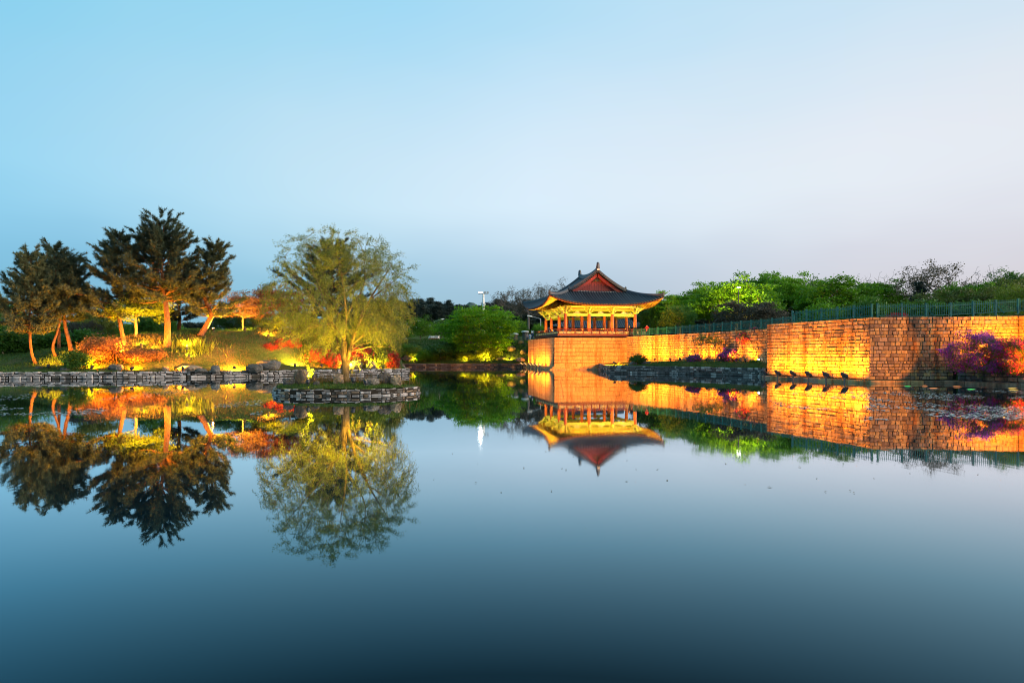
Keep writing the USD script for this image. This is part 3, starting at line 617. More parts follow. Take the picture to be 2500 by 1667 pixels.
for sg in (-1, 1):
    for k in range(int(2 * AU / SP)):                  # front and back slopes
        u = -AU + SP * (k + .5); h0 = max(0, (abs(u) - GU) / (AU - GU) + .02); hs = np.linspace(h0, 1.01, 7)
        if h0 > .97: continue
        part(RF, 'tile_row', rib([front_pt(h, u / (GU + (AU - GU) * h), sg) for h in hs]), M_ridge)
    for k in range(int(2 * AV / SP)):                  # side slopes, running up to the ridge
        v = -AV + SP * (k + .5); pts = []
        if abs(v) < VG - .1: pts += [upper_pt(q, v / VG, sg) for q in np.linspace(.05, .97, 6)]
        h0 = max(.02, (abs(v) - GV) / (AV - GV) + .02)
        if h0 < .97 and abs(v) < GV: pts += [side_pt(h, v / (GV + (AV - GV) * h), sg) for h in np.linspace(h0, 1.01, 7)]
        elif h0 < .97: pts = [side_pt(h, v / (GV + (AV - GV) * h), sg) for h in np.linspace(h0, 1.01, 7)]
        if len(pts) > 2: part(RF, 'tile_row', rib(pts), M_ridge)
def ridge(pts, w, h, name, parent=RF, m=M_ridge):
    pts = Lv(pts); t = unit(np.gradient(pts, axis=0)); side = unit(np.cross(t, UZ)); k = len(pts); v = []
    prof = [(-.5, -.1), (-.42, .75), (-.2, 1.), (.2, 1.), (.42, .75), (.5, -.1)]
    for i in range(k): v += [pts[i] + side[i] * w * a + UZ * h * b for a, b in prof]
    n = len(prof); f = [(i * n + j, i * n + (j + 1) % n, (i + 1) * n + (j + 1) % n, (i + 1) * n + j) for i in range(k - 1) for j in range(n)]
    mb = MB().add(v, f).add(v[:n], [(0, 1, 2, 3), (0, 3, 4, 5)]).add(v[-n:], [(3, 2, 1, 0), (5, 4, 3, 0)])
    return part(parent, name, mb, m, smooth=35)
ridge([upper_pt(0, w) for w in np.linspace(-1.02, 1.02, 15)], .46, .55, 'main_ridge')
for sg in (-1, 1):
    for w in (-1, 1):
        ridge([upper_pt(q, w * .955, sg) for q in np.linspace(.04, 1.03, 10)], .40, .36, 'gable_ridge')
        ridge([(CU + sg * (GU + (AU - GU) * h), CV + w * (GV + (AV - GV) * h), skirt_z(h, 1) + .02) for h in np.linspace(0, 1.0, 9)], .36, .34, 'hip_ridge')
        # upturned end ornaments
        e = side_pt(.99, w, sg); part(RF, 'hip_end_ornament', MB().box(L(e[0], e[1], e[2] + .36), (.22, .22, .24), AXL).box(L(e[0], e[1], e[2] + .50), (.12, .12, .12), AXL), M_ridge)
        g = (CU + sg * (GU + .1), CV + w * (VG * .96), ZG + .2); part(RF, 'gable_end_ornament', MB().box(L(g[0], g[1], g[2] + .2), (.24, .24, .30), AXL).box(L(g[0], g[1], g[2] + .40), (.14, .14, .14), AXL), M_ridge)
for w in (-1, 1):                                      # owl-tail shaped ridge finials
    p = upper_pt(0, w * 1.0); o = np.array([0, -w, 0]) * .0
    q = [L(p[0], p[1] - w * .10, p[2] + .3), L(p[0], p[1] - w * .02, p[2] + .6), L(p[0], p[1] + w * .03, p[2] + .9), L(p[0], p[1] - w * .06, p[2] + 1.14)]
    part(RF, 'ridge_finial', MB().tube(q, [.30, .26, .22, .17], 4), M_ridge)
    part(RF, 'ridge_end_plaster', MB().box(L(p[0], p[1] + w * .10, p[2] + .12), (.36, .08, .26), AXL), M_plaster)
# gables
for w in (-1, 1):
    vv = CV + w * (GV - .05); zb = ZG - .30; n = 20
    for k in range(n):
        u0 = -3.55 + 7.1 * k / n + .012; u1 = u0 + 7.1 / n - .024
        f = lambda u: ZR - (ZR - ZG) * (1.3 * abs(u) / GU - .3 * (u / GU) ** 2) - .34
        if max(f(u0), f(u1)) < zb + .1: continue
        q = []
        for dv in (-.03, .03): q += [L(CU + u0, vv + dv, zb), L(CU + u1, vv + dv, zb), L(CU + u1, vv + dv, max(f(u1), zb)), L(CU + u0, vv + dv, max(f(u0), zb))]
        part(PV, 'gable_plank', (np.array(q), np.array([(0, 1, 2, 3), (7, 6, 5, 4), (0, 4, 5, 1), (1, 5, 6, 2), (2, 6, 7, 3), (3, 7, 4, 0)])), M_redwood)
    for sg in (-1, 1):
        q0 = [upper_pt(q, w * .93, sg) for q in np.linspace(.015, .93, 9)]; top = Lv(q0) - UZ * .30; bot = Lv(q0) - UZ * .80
        nrm = np.r_[EP * w, 0] * .05; v = np.vstack([top - nrm, bot - nrm, bot + nrm, top + nrm]); f = []
        for a in range(4):
            b = (a + 1) % 4; f += [(a * 9 + i, b * 9 + i, b * 9 + i + 1, a * 9 + i + 1) for i in range(8)]
        part(PV, 'bargeboard', (v, np.array(f + [(0, 9, 18, 27), (8, 35, 26, 17)])), M_redwood)
        for k in range(16):                            # round end tiles along the sloping edge
            p = upper_pt((k + .5) / 16.5, w * 1.0, sg); c = L(p[0], p[1], p[2] - .12)
            part(RF, 'edge_tile', MB().tube([c, c + np.r_[EP * w, 0] * .1], [.10, .10], 7), M_ridge)
    gp = vv + w * .10
    orn = MB()
    orn.tube([L(CU, gp, ZR - 1.05), L(CU, gp, ZR - .42)], [.16, .08], 5)
    for sg in (-1, 1):
        orn.tube([L(CU, gp, ZR - 1.0), L(CU + sg * .28, gp, ZR - .88), L(CU + sg * .55, gp, ZR - 1.0), L(CU + sg * .62, gp, ZR - 1.12)], [.13, .12, .10, .06], 6)
        orn.tube([L(CU + sg * .1, gp, ZR - .75), L(CU + sg * .32, gp, ZR - .72), L(CU + sg * .42, gp, ZR - .84)], [.10, .09, .05], 6)
    part(PV, 'gable_carving', orn, M_black)
    part(PV, 'gable_sill', MB().bar(L(CU - 3.75, vv + w * .18, ZG - .04), L(CU, vv + w * .18, ZG - .14), .10, .14).bar(L(CU + 3.75, vv + w * .18, ZG - .04), L(CU, vv + w * .18, ZG - .14), .10, .14), M_plaster)
# eaves: boards, rafters, edge strip
for fn in (lambda a, b: front_pt(a, b, -1), lambda a, b: front_pt(a, b, 1), lambda a, b: side_pt(a, b, -1), lambda a, b: side_pt(a, b, 1)):
    part(PV, 'eaves_boarding', grid(fn, 6, 25, a0=.30, a1=.985, dz=-.21, flip=True), M_ochre, smooth=40)
    part(PV, 'eaves_strip', MB().tube(Lv([fn(.985, b) for b in np.linspace(-1, 1, 25)]) - UZ * .20, .065, 5), M_redwood)
def rafter(fn, w0, w1, h0):
    hs = np.linspace(h0, .965, 4); pts = Lv([fn(h, w0 + (w1 - w0) * (h - h0) / (.965 - h0)) for h in hs]) - UZ * .29
    part(PV, 'rafter', MB().tube(pts, [.075, .075, .07, .06], 6), M_paint2)
def rafters(fn, half_in, half_out, sp):
    n = int(2 * half_out / sp)
    for k in range(n + 1):
        x = -half_out + 2 * half_out * k / n; h0 = .36
        wi = half_in(h0); wo = half_out
        xin = np.clip(x, -wi * .92, wi * .92) if abs(x) > wi * .80 else x
        rafter(fn, xin / wi, x / wo * .995, h0)
fr_half = lambda h: GU + (AU - GU) * h
sd_half = lambda h: GV + (AV - GV) * h
rafters(lambda a, b: front_pt(a, b, -1), fr_half, AU - .05, .42); rafters(lambda a, b: side_pt(a, b, -1), sd_half, AV - .05, .44)
rafters(lambda a, b: side_pt(a, b, 1), sd_half, AV - .05, .6); rafters(lambda a, b: front_pt(a, b, 1), fr_half, AU - .05, .6)
for sg in (-1, 1):
    for w in (-1, 1): part(PV, 'corner_rafter', MB().tube(Lv([side_pt(h, w, sg) for h in (.36, .6, .8, .96)]) - UZ * .36, [.14, .14, .12, .10], 6), M_paint2)
# railing
RO = 1.38
def rail_side(p, q, n, lit):
    p, q = np.asarray(p), np.asarray(q); d = unit(q - p)
    for k in range(n + 1):
        c = p + (q - p) * k / n; part(PV, 'railing_post', MB().box(c + UZ * .30, (.10, .10, .60), AXL).box(c + UZ * .63, (.13, .13, .06), AXL), M_darkred)
    part(PV, 'handrail', MB().tube([p + UZ * .68 - d * .15, q + UZ * .68 + d * .15], .055, 8), M_redwood, smooth=40)
    part(PV, 'middle_rail', MB().bar(p + UZ * .36, q + UZ * .36, .06, .05), M_redwood)
    for k in range(n):
        a, b = p + (q - p) * (k + .08) / n, p + (q - p) * (k + .92) / n; w = np.linalg.norm(b - a)
        m = MB().bar(a + UZ * .05, b + UZ * .05, .05, .05).bar(a + UZ * .28, b + UZ * .28, .05, .05)
        for j in range(4): c = a + (b - a) * (j + .5) / 4; m.tube([c + UZ * .08 - d * .09, c + UZ * .165 - d * .12, c + UZ * .25, c + UZ * .165 + d * .12, c + UZ * .08 + d * .09], .028, 4)
        part(PV, 'railing_panel', m, M_paint2)
c00, c10, c01, c11 = L(-RO, -RO, FL), L(WS + RO, -RO, FL), L(-RO, DT + RO, FL), L(WS + RO, DT + RO, FL)
rail_side(c00, c10, 11, True); rail_side(c00, c01, 12, True); rail_side(c10, c11, 8, False); rail_side(c01, c11, 8, False)
# uplights on the deck
deck = []
for s in SS: deck.append((s, -1.0, (s, .2), 'front'))
for t in TT[1:]: deck.append((-1.0, t, (.2, t), 'left'))
for s in SS[1:]: deck.append((s - 1.7, -1.05, (s - 1.7, -.6), 'bay'))
for t in TT[1:]: deck.append((-1.05, t - 1.9, (-.6, t - 1.9), 'bay'))
nm = ['first', 'second', 'third', 'fourth', 'fifth', 'sixth', 'seventh', 'eighth', 'ninth', 'tenth', 'eleventh', 'twelfth', 'thirteenth']
for k, (s, t, (a, b), where) in enumerate(deck):
    p = L(s, t, FL); th = thing('deck_uplight', f'{nm[k]} small uplight on the pavilion deck, ' + {'front': 'before a front column', 'left': 'before a left side column', 'bay': 'between two columns'}[where] + (' at the front' if where == 'bay' and k < 10 else ' on the left' if where == 'bay' else ''), 'uplight', p)
    part(th, 'housing', MB().tube([p + UZ * .0, p + UZ * .12, p + UZ * .16], [.07, .085, .09], 10), M_iron)
    part(th, 'lens', MB().tube([p + UZ * .161, p + UZ * .175], [.075, .06], 10), M_lens)
    light(th, p + UZ * .24, L(a, b, FL + 3.2) if where != 'bay' else L(a, b, FL + 4), 8 if where != 'bay' else 100, GOLD if where == 'bay' else WARM, 62 if where != 'bay' else 84, .7, .05)

# ------------------------------------------------------------------ fences along the wall tops
def fence(label, line, spacing, top, base_fn, braces=(), n_pick=9, near_limit=280):
    line = np.asarray(line, float); t = thing('metal_fence', label, 'fence', (*line[0], base_fn(*line[0])))
    pts = [];
    for k in range(len(line) - 1):
        d = line[k + 1] - line[k]; n = max(1, int(round(np.linalg.norm(d) / spacing))); pts += [line[k] + d * i / n for i in range(n)]
    pts.append(line[-1]); pts = [np.r_[p, base_fn(*p)] for p in pts]; pick = []
    for i, p in enumerate(pts):
        part(t, 'post', MB().box(p + UZ * (top / 2 - .05), (.11, .11, top + .1)).box(p + UZ * (top + .015), (.14, .14, .05)), M_fence)
        if i in braces: part(t, 'brace', MB().bar(p + UZ * (top * .72), p + np.r_[.55, -.15, .03], .05, .05), M_fence)
    for p, q in zip(pts[:-1], pts[1:]):
        d = q - p
        for z in (.14, top * .80): part(t, 'rail', MB().bar(p + UZ * z, q + UZ * z, .035, .045), M_fence)
        for k in range(n_pick):
            c = p + d * (k + 1) / (n_pick + 1); pick.append(MB().box(c + UZ * (.10 + (top - .12) / 2), (.030, .030, top - .12)))
    pick.reverse()
    for m in pick[:near_limit]: part(t, 'picket', m, M_fence)
    if len(pick) > near_limit:
        mm = MB()
        for m in pick[near_limit:]: mm.add(*m.out())
        part(t, 'farther_pickets', mm, M_fence, kind='stuff')
hp = lambda x, y: float(h_plateau(x, y)) + .0
fence('green metal fence of thin pickets along the long orange striped wall', [(16.8, 94.2), (20.6, 86.0), (25.75, 67.6), (26.6, 64.3)], 1.75, 1.0, lambda x, y: np.interp(y, [64, 67.6, 86, 95], [4.86, 4.74, 4.70, 4.62]), braces=(4, 9, 12))
fence('green metal fence on top of the bright yellow wall and its right-hand corner', [(25.3, 61.6), (27.95, 53.0)], 1.7, 1.06, lambda x, y: 5.04, braces=(2, 4))
fence('green metal fence above the dark weathered wall, with slanted braces', [(28.35, 52.95), (34.0, 52.9), (39.3, 53.0), (48, 51)], 1.72, 1.06, lambda x, y: 5.07 + .06 * max(0, x - 33), braces=(2, 5, 8), n_pick=10)
fence('low pale green railing far off on the slope left of the pavilion', [(X(1170, 127), 127), (X(1292, 124), 124)], 2.0, .95, lambda x, y: float(h_land(x, y)), n_pick=7)

# ------------------------------------------------------------------ hall behind the pavilion
hc = np.array([X(1460, 137), 137.]); HZ = float(h_plateau(*hc)); HE, HR = 7.15, 9.3
t = thing('tiled_hall', 'low hall with long black tiled roof and white walls seen through the pavilion columns', 'hall', (*hc, HZ))
HW, HD, RWD = 8.3, 3.6, 5.8
part(t, 'wall', MB().box((hc[0], hc[1], (HZ + HE) / 2 - .2), (HW * 2 - 1.0, HD * 2, HE - HZ - .2)), M_plaster)
part(t, 'stone_base', MB().box((hc[0], hc[1], HZ + .1), (HW * 2, HD * 2 + 1.2, .5)), M_pave)
for k in range(8): part(t, 'post', MB().tube([(hc[0] - HW + .6 + k * (2 * HW - 1.2) / 7, hc[1] - HD - .08, HZ), (hc[0] - HW + .6 + k * (2 * HW - 1.2) / 7, hc[1] - HD - .08, HE)], .15, 8), M_column)
def hall_pt(h, w): return np.array([hc[0] + w * (HW * .62 + (HW + 1.6 - HW * .62) * h), hc[1] - .2 - (RWD - .2) * h, HR - (HR - HE) * (1.25 * h - .25 * h * h) + .45 * h * abs(w) ** 3])
def hall_b(h, w): p = hall_pt(h, w); return np.array([p[0], 2 * hc[1] - p[1], p[2]])
def hall_side(h, w, sg): return np.array([hc[0] + sg * (HW * .62 + (HW + 1.6 - HW * .62) * h), hc[1] + w * (.2 + (RWD - .2) * h), HR - (HR - HE) * (1.25 * h - .25 * h * h) + .45 * h * abs(w) ** 3])
def wgrid(fn, na, nb):
    v = [fn(a, b) for a in np.linspace(0, 1, na) for b in np.linspace(-1, 1, nb)]
    return np.array(v), np.array([(i * nb + j, (i + 1) * nb + j, (i + 1) * nb + j + 1, i * nb + j + 1) for i in range(na - 1) for j in range(nb - 1)])
rf = part(t, 'roof', MB().add(*wgrid(hall_pt, 6, 21)).add(*wgrid(hall_b, 6, 21)).add(*wgrid(lambda a, b: hall_side(a, b, -1), 6, 11)).add(*wgrid(lambda a, b: hall_side(a, b, 1), 6, 11)), M_tile)
for k in range(48):
    x = -(HW + 1.5) + (2 * HW + 3.0) * (k + .5) / 48; h0 = max(.02, (abs(x) - HW * .62) / (HW + 1.6 - HW * .62) + .02); hs = np.linspace(h0, 1.01, 5)
    if h0 < .95: part(rf, 'tile_row', MB().tube([hall_pt(h, x / (HW * .62 + (HW + 1.6 - HW * .62) * h)) + UZ * .03 for h in hs], .10, 5), M_ridge)
part(rf, 'ridge', MB().tube([hall_pt(0, w) + UZ * .25 + np.array([0, .2, 0]) for w in np.linspace(-1, 1, 9)], .32, 6), M_ridge)

# ------------------------------------------------------------------ park lamps, tower, pillars, small far things
def street_lamp(label, px, py_top, d, arm):
    x = X(px, d); zt = CAM_Z - (py_top - HORIZON) * d / FPX; zb = float(h_land(x, d)); t = thing('street_lamp', label, 'street lamp', (x, d, zb))
    part(t, 'pole', MB().tube([(x, d, zb - .1), (x, d, (zb + zt) / 2), (x, d, zt)], [.13, .10, .08], 8), M_steel)
    part(t, 'arm', MB().tube([(x, d, zt - .05), (x + arm * .5, d, zt + .25), (x + arm, d, zt + .5)], [.07, .06, .05], 6), M_steel)
    part(t, 'lamp_head', MB().tube([(x + arm * .9, d, zt + .45), (x + arm * 1.1, d, zt + .56), (x + arm * 1.5, d, zt + .66)], [.07, .16, .10], 8), M_white)
street_lamp('unlit street lamp with arm to the right, right of the willow', 991, 790, 150, 2.2)
street_lamp('unlit street lamp with arm to the left beside the pavilion eaves', 1320, 778, 150, -2.0)
street_lamp('unlit street lamp with arm to the right above the small white building', 1060, 785, 165, 1.6)
x, d = X(1180, 150), 150.; zb = float(h_land(x, d)); zt = CAM_Z - (716 - HORIZON) * d / FPX
t = thing('light_mast', 'tall pale mast with lit white floodlights above the round green tree', 'light mast', (x, d, zb))
part(t, 'mast', MB().tube([(x, d, zb - .1), (x, d, zt - 3), (x, d, zt)], [.34, .26, .20], 10), M_white)
part(t, 'crossarm', MB().bar((x - 1.1, d, zt - .1), (x + 1.1, d, zt - .1), .12, .12), M_steel)
for k, dx in enumerate((-.9, -.3, .35, .95)):
    l = part(t, 'floodlight', MB().box((x + dx, d - .15, zt + .18), (.45, .25, .40)), M_steel)
    if k < 2: part(l, 'lens', MB().box((x + dx, d - .285, zt + .18), (.42, .012, .38)), M_lensw)
for z in (zt - 2.5, zt - 5): part(t, 'rung_box', MB().box((x + .35, d - .2, z), (.35, .3, .45)), M_white)
light(t, (x - .6, d - .6, zt + .2), (x - .6, d - 30, zt - 8), 60, (1, .95, .85), 80, .5, .15)
def pillar(label, px, py_top, py_bot, d, m, w=.55):
    x = X(px, d); z0 = float(h_land(x, d)); zt = CAM_Z - (py_top - HORIZON) * d / FPX; t = thing('stone_pillar', label, 'pillar', (x, d, z0))
    part(t, 'shaft', MB().tube([(x, d, z0 - .1), (x, d, z0 + .5), (x, d, zt - .35)], [w * .75, w, w * .9], 8), m)
    part(t, 'cap', MB().tube([(x, d, zt - .38), (x, d, zt - .25), (x, d, zt - .08), (x, d, zt)], [w * 1.05, w * 1.35, w * 1.1, w * .4], 10), M_plaster)
pillar('reddish pillar with a pale rounded cap, left of the two pillars on the slope', 1257, 813, 826, 129, M_brown)
pillar('tall grey pillar with a pale rounded cap nearest the platform', 1282, 807, 826, 129, M_rock)
pillar('short pale-capped pillar at the right edge of the round green tree', 1243, 814, 826, 131, M_plaster, .4)
x, d = X(1062, 160), 160.; z0 = float(h_land(x, d))
t = thing('white_building', 'small white building with flat roof and windows among the far trees', 'building', (x, d, z0))
zt = CAM_Z - (795 - HORIZON) * d / FPX
part(t, 'wall', MB().box((x, d, (z0 + zt) / 2), (1.5 * 1.2, 3, zt - z0)), M_white); part(t, 'roof', MB().box((x, d, zt + .08), (2.3, 3.4, .16)), M_plaster)
part(t, 'side_pier', MB().box((x - 1.35, d, (z0 + zt) / 2), (.28, .3, zt - z0 + .2)), M_white)
for k in range(3):
    for j in range(2): part(t, 'window', MB().box((x - .52 + k * .52, d - 1.505, zt - .5 - j * .75), (.34, .012, .45)), M_black)
part(t, 'balcony', MB().box((x, d - 1.7, zt - 1.75), (2.2, .4, .1)), M_plaster)
x, d = X(1060, 133), 133.; zc = CAM_Z - (829 - HORIZON) * d / FPX
t = thing('red_banner', 'long red banner with pale marks hanging low among the far bushes', 'banner', (x, d, zc))
part(t, 'cloth', MB().box((x, d, zc), (2.1, .03, .62)), M_redwood)
for k in range(7): part(t, 'mark', MB().box((x - .2 + k * .16, d - .022, zc + .04 * (k % 2)), (.09, .012, .24 - .06 * (k % 3))), M_ochre)
part(t, 'disc', MB().tube([(x - .7, d - .02, zc), (x - .7, d - .035, zc)], .2, 10), M_ochre)
for k in (-1, 1): part(t, 'pole', MB().tube([(x + k * 1.08, d, float(h_land(x, d)) - .1), (x + k * 1.08, d, zc + .35)], .035, 6), M_steel)
# park lamp shining on the yellow-lit tree
p0 = P(1803, 702, 92.); zb = float(h_plateau(p0[0], p0[1]))
t = thing('park_lamp', 'lit park lamp shining among the leaves of the yellow-lit tree', 'park lamp', (p0[0], p0[1], zb))
part(t, 'pole', MB().tube([(p0[0], p0[1], zb - .1), (p0[0], p0[1], p0[2] - .2)], [.08, .06], 8), M_iron)
part(t, 'lamp_head', MB().box((p0[0], p0[1], p0[2] + .02), (.6, .3, .10)), M_iron)
for dx in (-.15, .15): part(t, 'lens', MB().box((p0[0] + dx, p0[1] - .155, p0[2] + .0), (.2, .012, .08)), M_lensw)
light(t, p0 + np.array([0, .35, -.25]), p0 + np.array([0, 9, -2.5]), 1100, (1, .70, .08), 88, .8, .15)

# ------------------------------------------------------------------ lights floating by the right wall
for px, py, m, nm_, w in ((2216, 944, M_lensg, 'green floating light nearest the dark wall corner', .26), (2258, 942.5, M_lenso, 'small orange floating light close to the wall footing', .22), (2279, 948.5, M_lenso, 'broad orange floating light right of the first green one', .30),
                       (2336, 944.5, M_lenso, 'orange floating light near the middle of the row', .28), (2371, 950.5, M_lensg, 'second green floating light, right of the middle', .27), (2471, 948, M_lensy, 'yellow floating light farther from camera at the right', .28), (2475, 954, M_lensy, 'yellow floating light nearest the camera', .30)):
    d = 3834 / (py - HORIZON); x = X(px, d); t = thing('floating_light', nm_, 'floating light', (x, d, 0))
    an = np.linspace(0, 2 * np.pi, 13)[:-1]
    part(t, 'float_ring', MB().tube([(x, d, -.03), (x, d, .01), (x, d, .03)], [w, w * 1.05, w * .9], 12), M_iron)
    part(t, 'dome', MB().tube([(x, d, .03), (x, d, .045), (x, d, .055)], [w * .85, w * .6, w * .1], 12), m, smooth=60)
    if 'nearest the camera' in nm_: light(t, (x, d + .1, .22), (28.3, 52.2, 2.7), 620, WARM, 15.5, .25, .08)

# ------------------------------------------------------------------ growing trees
def grow(rng, trunk, trunk_r, targets, rtip=.012, power=2.2, step=.45, bend=.5, sag=0.):
    """branches from a trunk to every target point: returns (wood mesh, tip positions, tip directions)"""
    trunk = np.asarray(trunk, float); pos = [trunk[0]]; par = [-1]; n0 = 0
    for a, b in zip(trunk[:-1], trunk[1:]):
        k = max(1, int(np.linalg.norm(b - a) / step))
        for i in range(1, k + 1): pos.append(a + (b - a) * i / k); par.append(len(pos) - 2)
    n0 = len(pos); N = n0 + len(targets) * 40; A = np.zeros((N, 3)); A[:n0] = pos; dirs = np.zeros((N, 3)); dirs[1:n0] = unit(np.diff(A[:n0], axis=0)); dirs[0] = dirs[1]
    start = max(1, int(n0 * .30)); par = par + [0] * (N - n0); cnt = n0; tips = []
    root = A[n0 // 2]; order = np.argsort(np.linalg.norm(targets - root, axis=1))
    for q in targets[order]:
        dv = q - A[start:cnt]; dist = np.linalg.norm(dv, axis=1); cosang = (dv * dirs[start:cnt]).sum(1) / np.maximum(dist, 1e-6)
        i = int(np.argmin(dist * (1.35 - .45 * cosang) + .3 * np.maximum(A[start:cnt, 2] - q[2], 0))) + start
        p = A[i]; D = np.linalg.norm(q - p); k = int(np.clip(D / step, 1, 36)); c = p + dirs[i] * D * bend * .5 + np.array([0, 0, .06 * D]); prev = i
        for s in range(1, k + 1):
            u = s / k; x = (1 - u) ** 2 * p + 2 * u * (1 - u) * c + u * u * q
            A[cnt] = x + (rng.normal(size=3) * .05 * step if s < k else 0); par[cnt] = prev; dirs[cnt] = unit(A[cnt] - A[prev]); prev = cnt; cnt += 1
        tips.append(prev)
    load = np.zeros(cnt); load[tips] = 1
    for i in range(cnt - 1, 0, -1): load[par[i]] += load[i]
    r = rtip * np.maximum(load, .6) ** (1 / power); r *= 1; idx = np.arange(1, cnt); pr = np.array(par[:cnt])
    f = trunk_r / max(r[1], 1e-6); w = np.clip(load / load[1], 0, 1) ** .35; r = r * (1 + (f - 1) * w)
    r0 = np.minimum(r[pr[idx]], r[idx] * 1.6); r0[idx < n0] = r[pr[idx[idx < n0]]]
    big = r[idx] > .05; mb = MB()
    if big.any(): mb.add(*frusta(A[pr[idx[big]]], A[idx[big]], r0[big], r[idx[big]], 8))
    if (~big).any(): mb.add(*frusta(A[pr[idx[~big]]], A[idx[~big]], r0[~big], r[idx[~big]], 4))
    return mb.out(), A[tips], dirs[tips]
def dome_points(rng, n, c, r, lo=-.35, shell=.55, flat=1.):
    """points filling the outer part of an uneven crown"""
    out = []
    while len(out) < n:
        p = rng.normal(size=3); p /= np.linalg.norm(p)
        if p[2] < lo: continue
        k = rng.uniform(shell, 1) ** .6 * (1 + .18 * math.sin(3 * math.atan2(p[1], p[0]) + c[0]) + .14 * math.sin(5 * p[2] + 2 * p[0] * 3))
        out.append(c + p * k * np.asarray(r))
    return np.array(out)
def clumps(rng, tips, per, spread, length, width, flatten=.55, droop=0.):
    c = np.repeat(tips, per, axis=0); o = rng.normal(size=c.shape) * spread; o[:, 2] *= flatten; o[:, 2] -= droop * np.hypot(o[:, 0], o[:, 1])
    return leaves(c + o, rng, length, width, .5)
def broadleaf(parent, seed, height, radius, crown_lo, trunk_r, n_tip, per, length, width, lm, bm, flat=.42, spread=.55, lean=0., layered=False, lo=-.35, local=True, base=(0, 0, 0), shell=.5, wood='trunk'):
    rng = np.random.default_rng(seed); b = np.asarray(base, float)
    ch = (height - crown_lo) / 2; c = np.array([lean, 0, crown_lo + ch * .9])
    T = dome_points(rng, n_tip, c, (radius, radius, ch * 1.1), lo, shell)
    if layered: T[:, 2] = np.where(rng.random(n_tip) < .8, np.round(T[:, 2] / .8) * .8 + rng.normal(size=n_tip) * .1, T[:, 2])
    trunk = [(0, 0, -.2), (.1 * trunk_r, .1, crown_lo * .5), (lean * .3, .05, crown_lo), (lean * .7, 0, crown_lo + ch * .6)]
    w, tips, _ = grow(rng, trunk, trunk_r, T, rtip=.012 * height / 8, step=.06 * height)
    v, f = clumps(rng, tips, per, spread, length, width, flat)
    part(parent, wood, (w[0] + b, w[1]), bm, local=local); part(parent, 'crown', (v + b, f), lm, local=local)

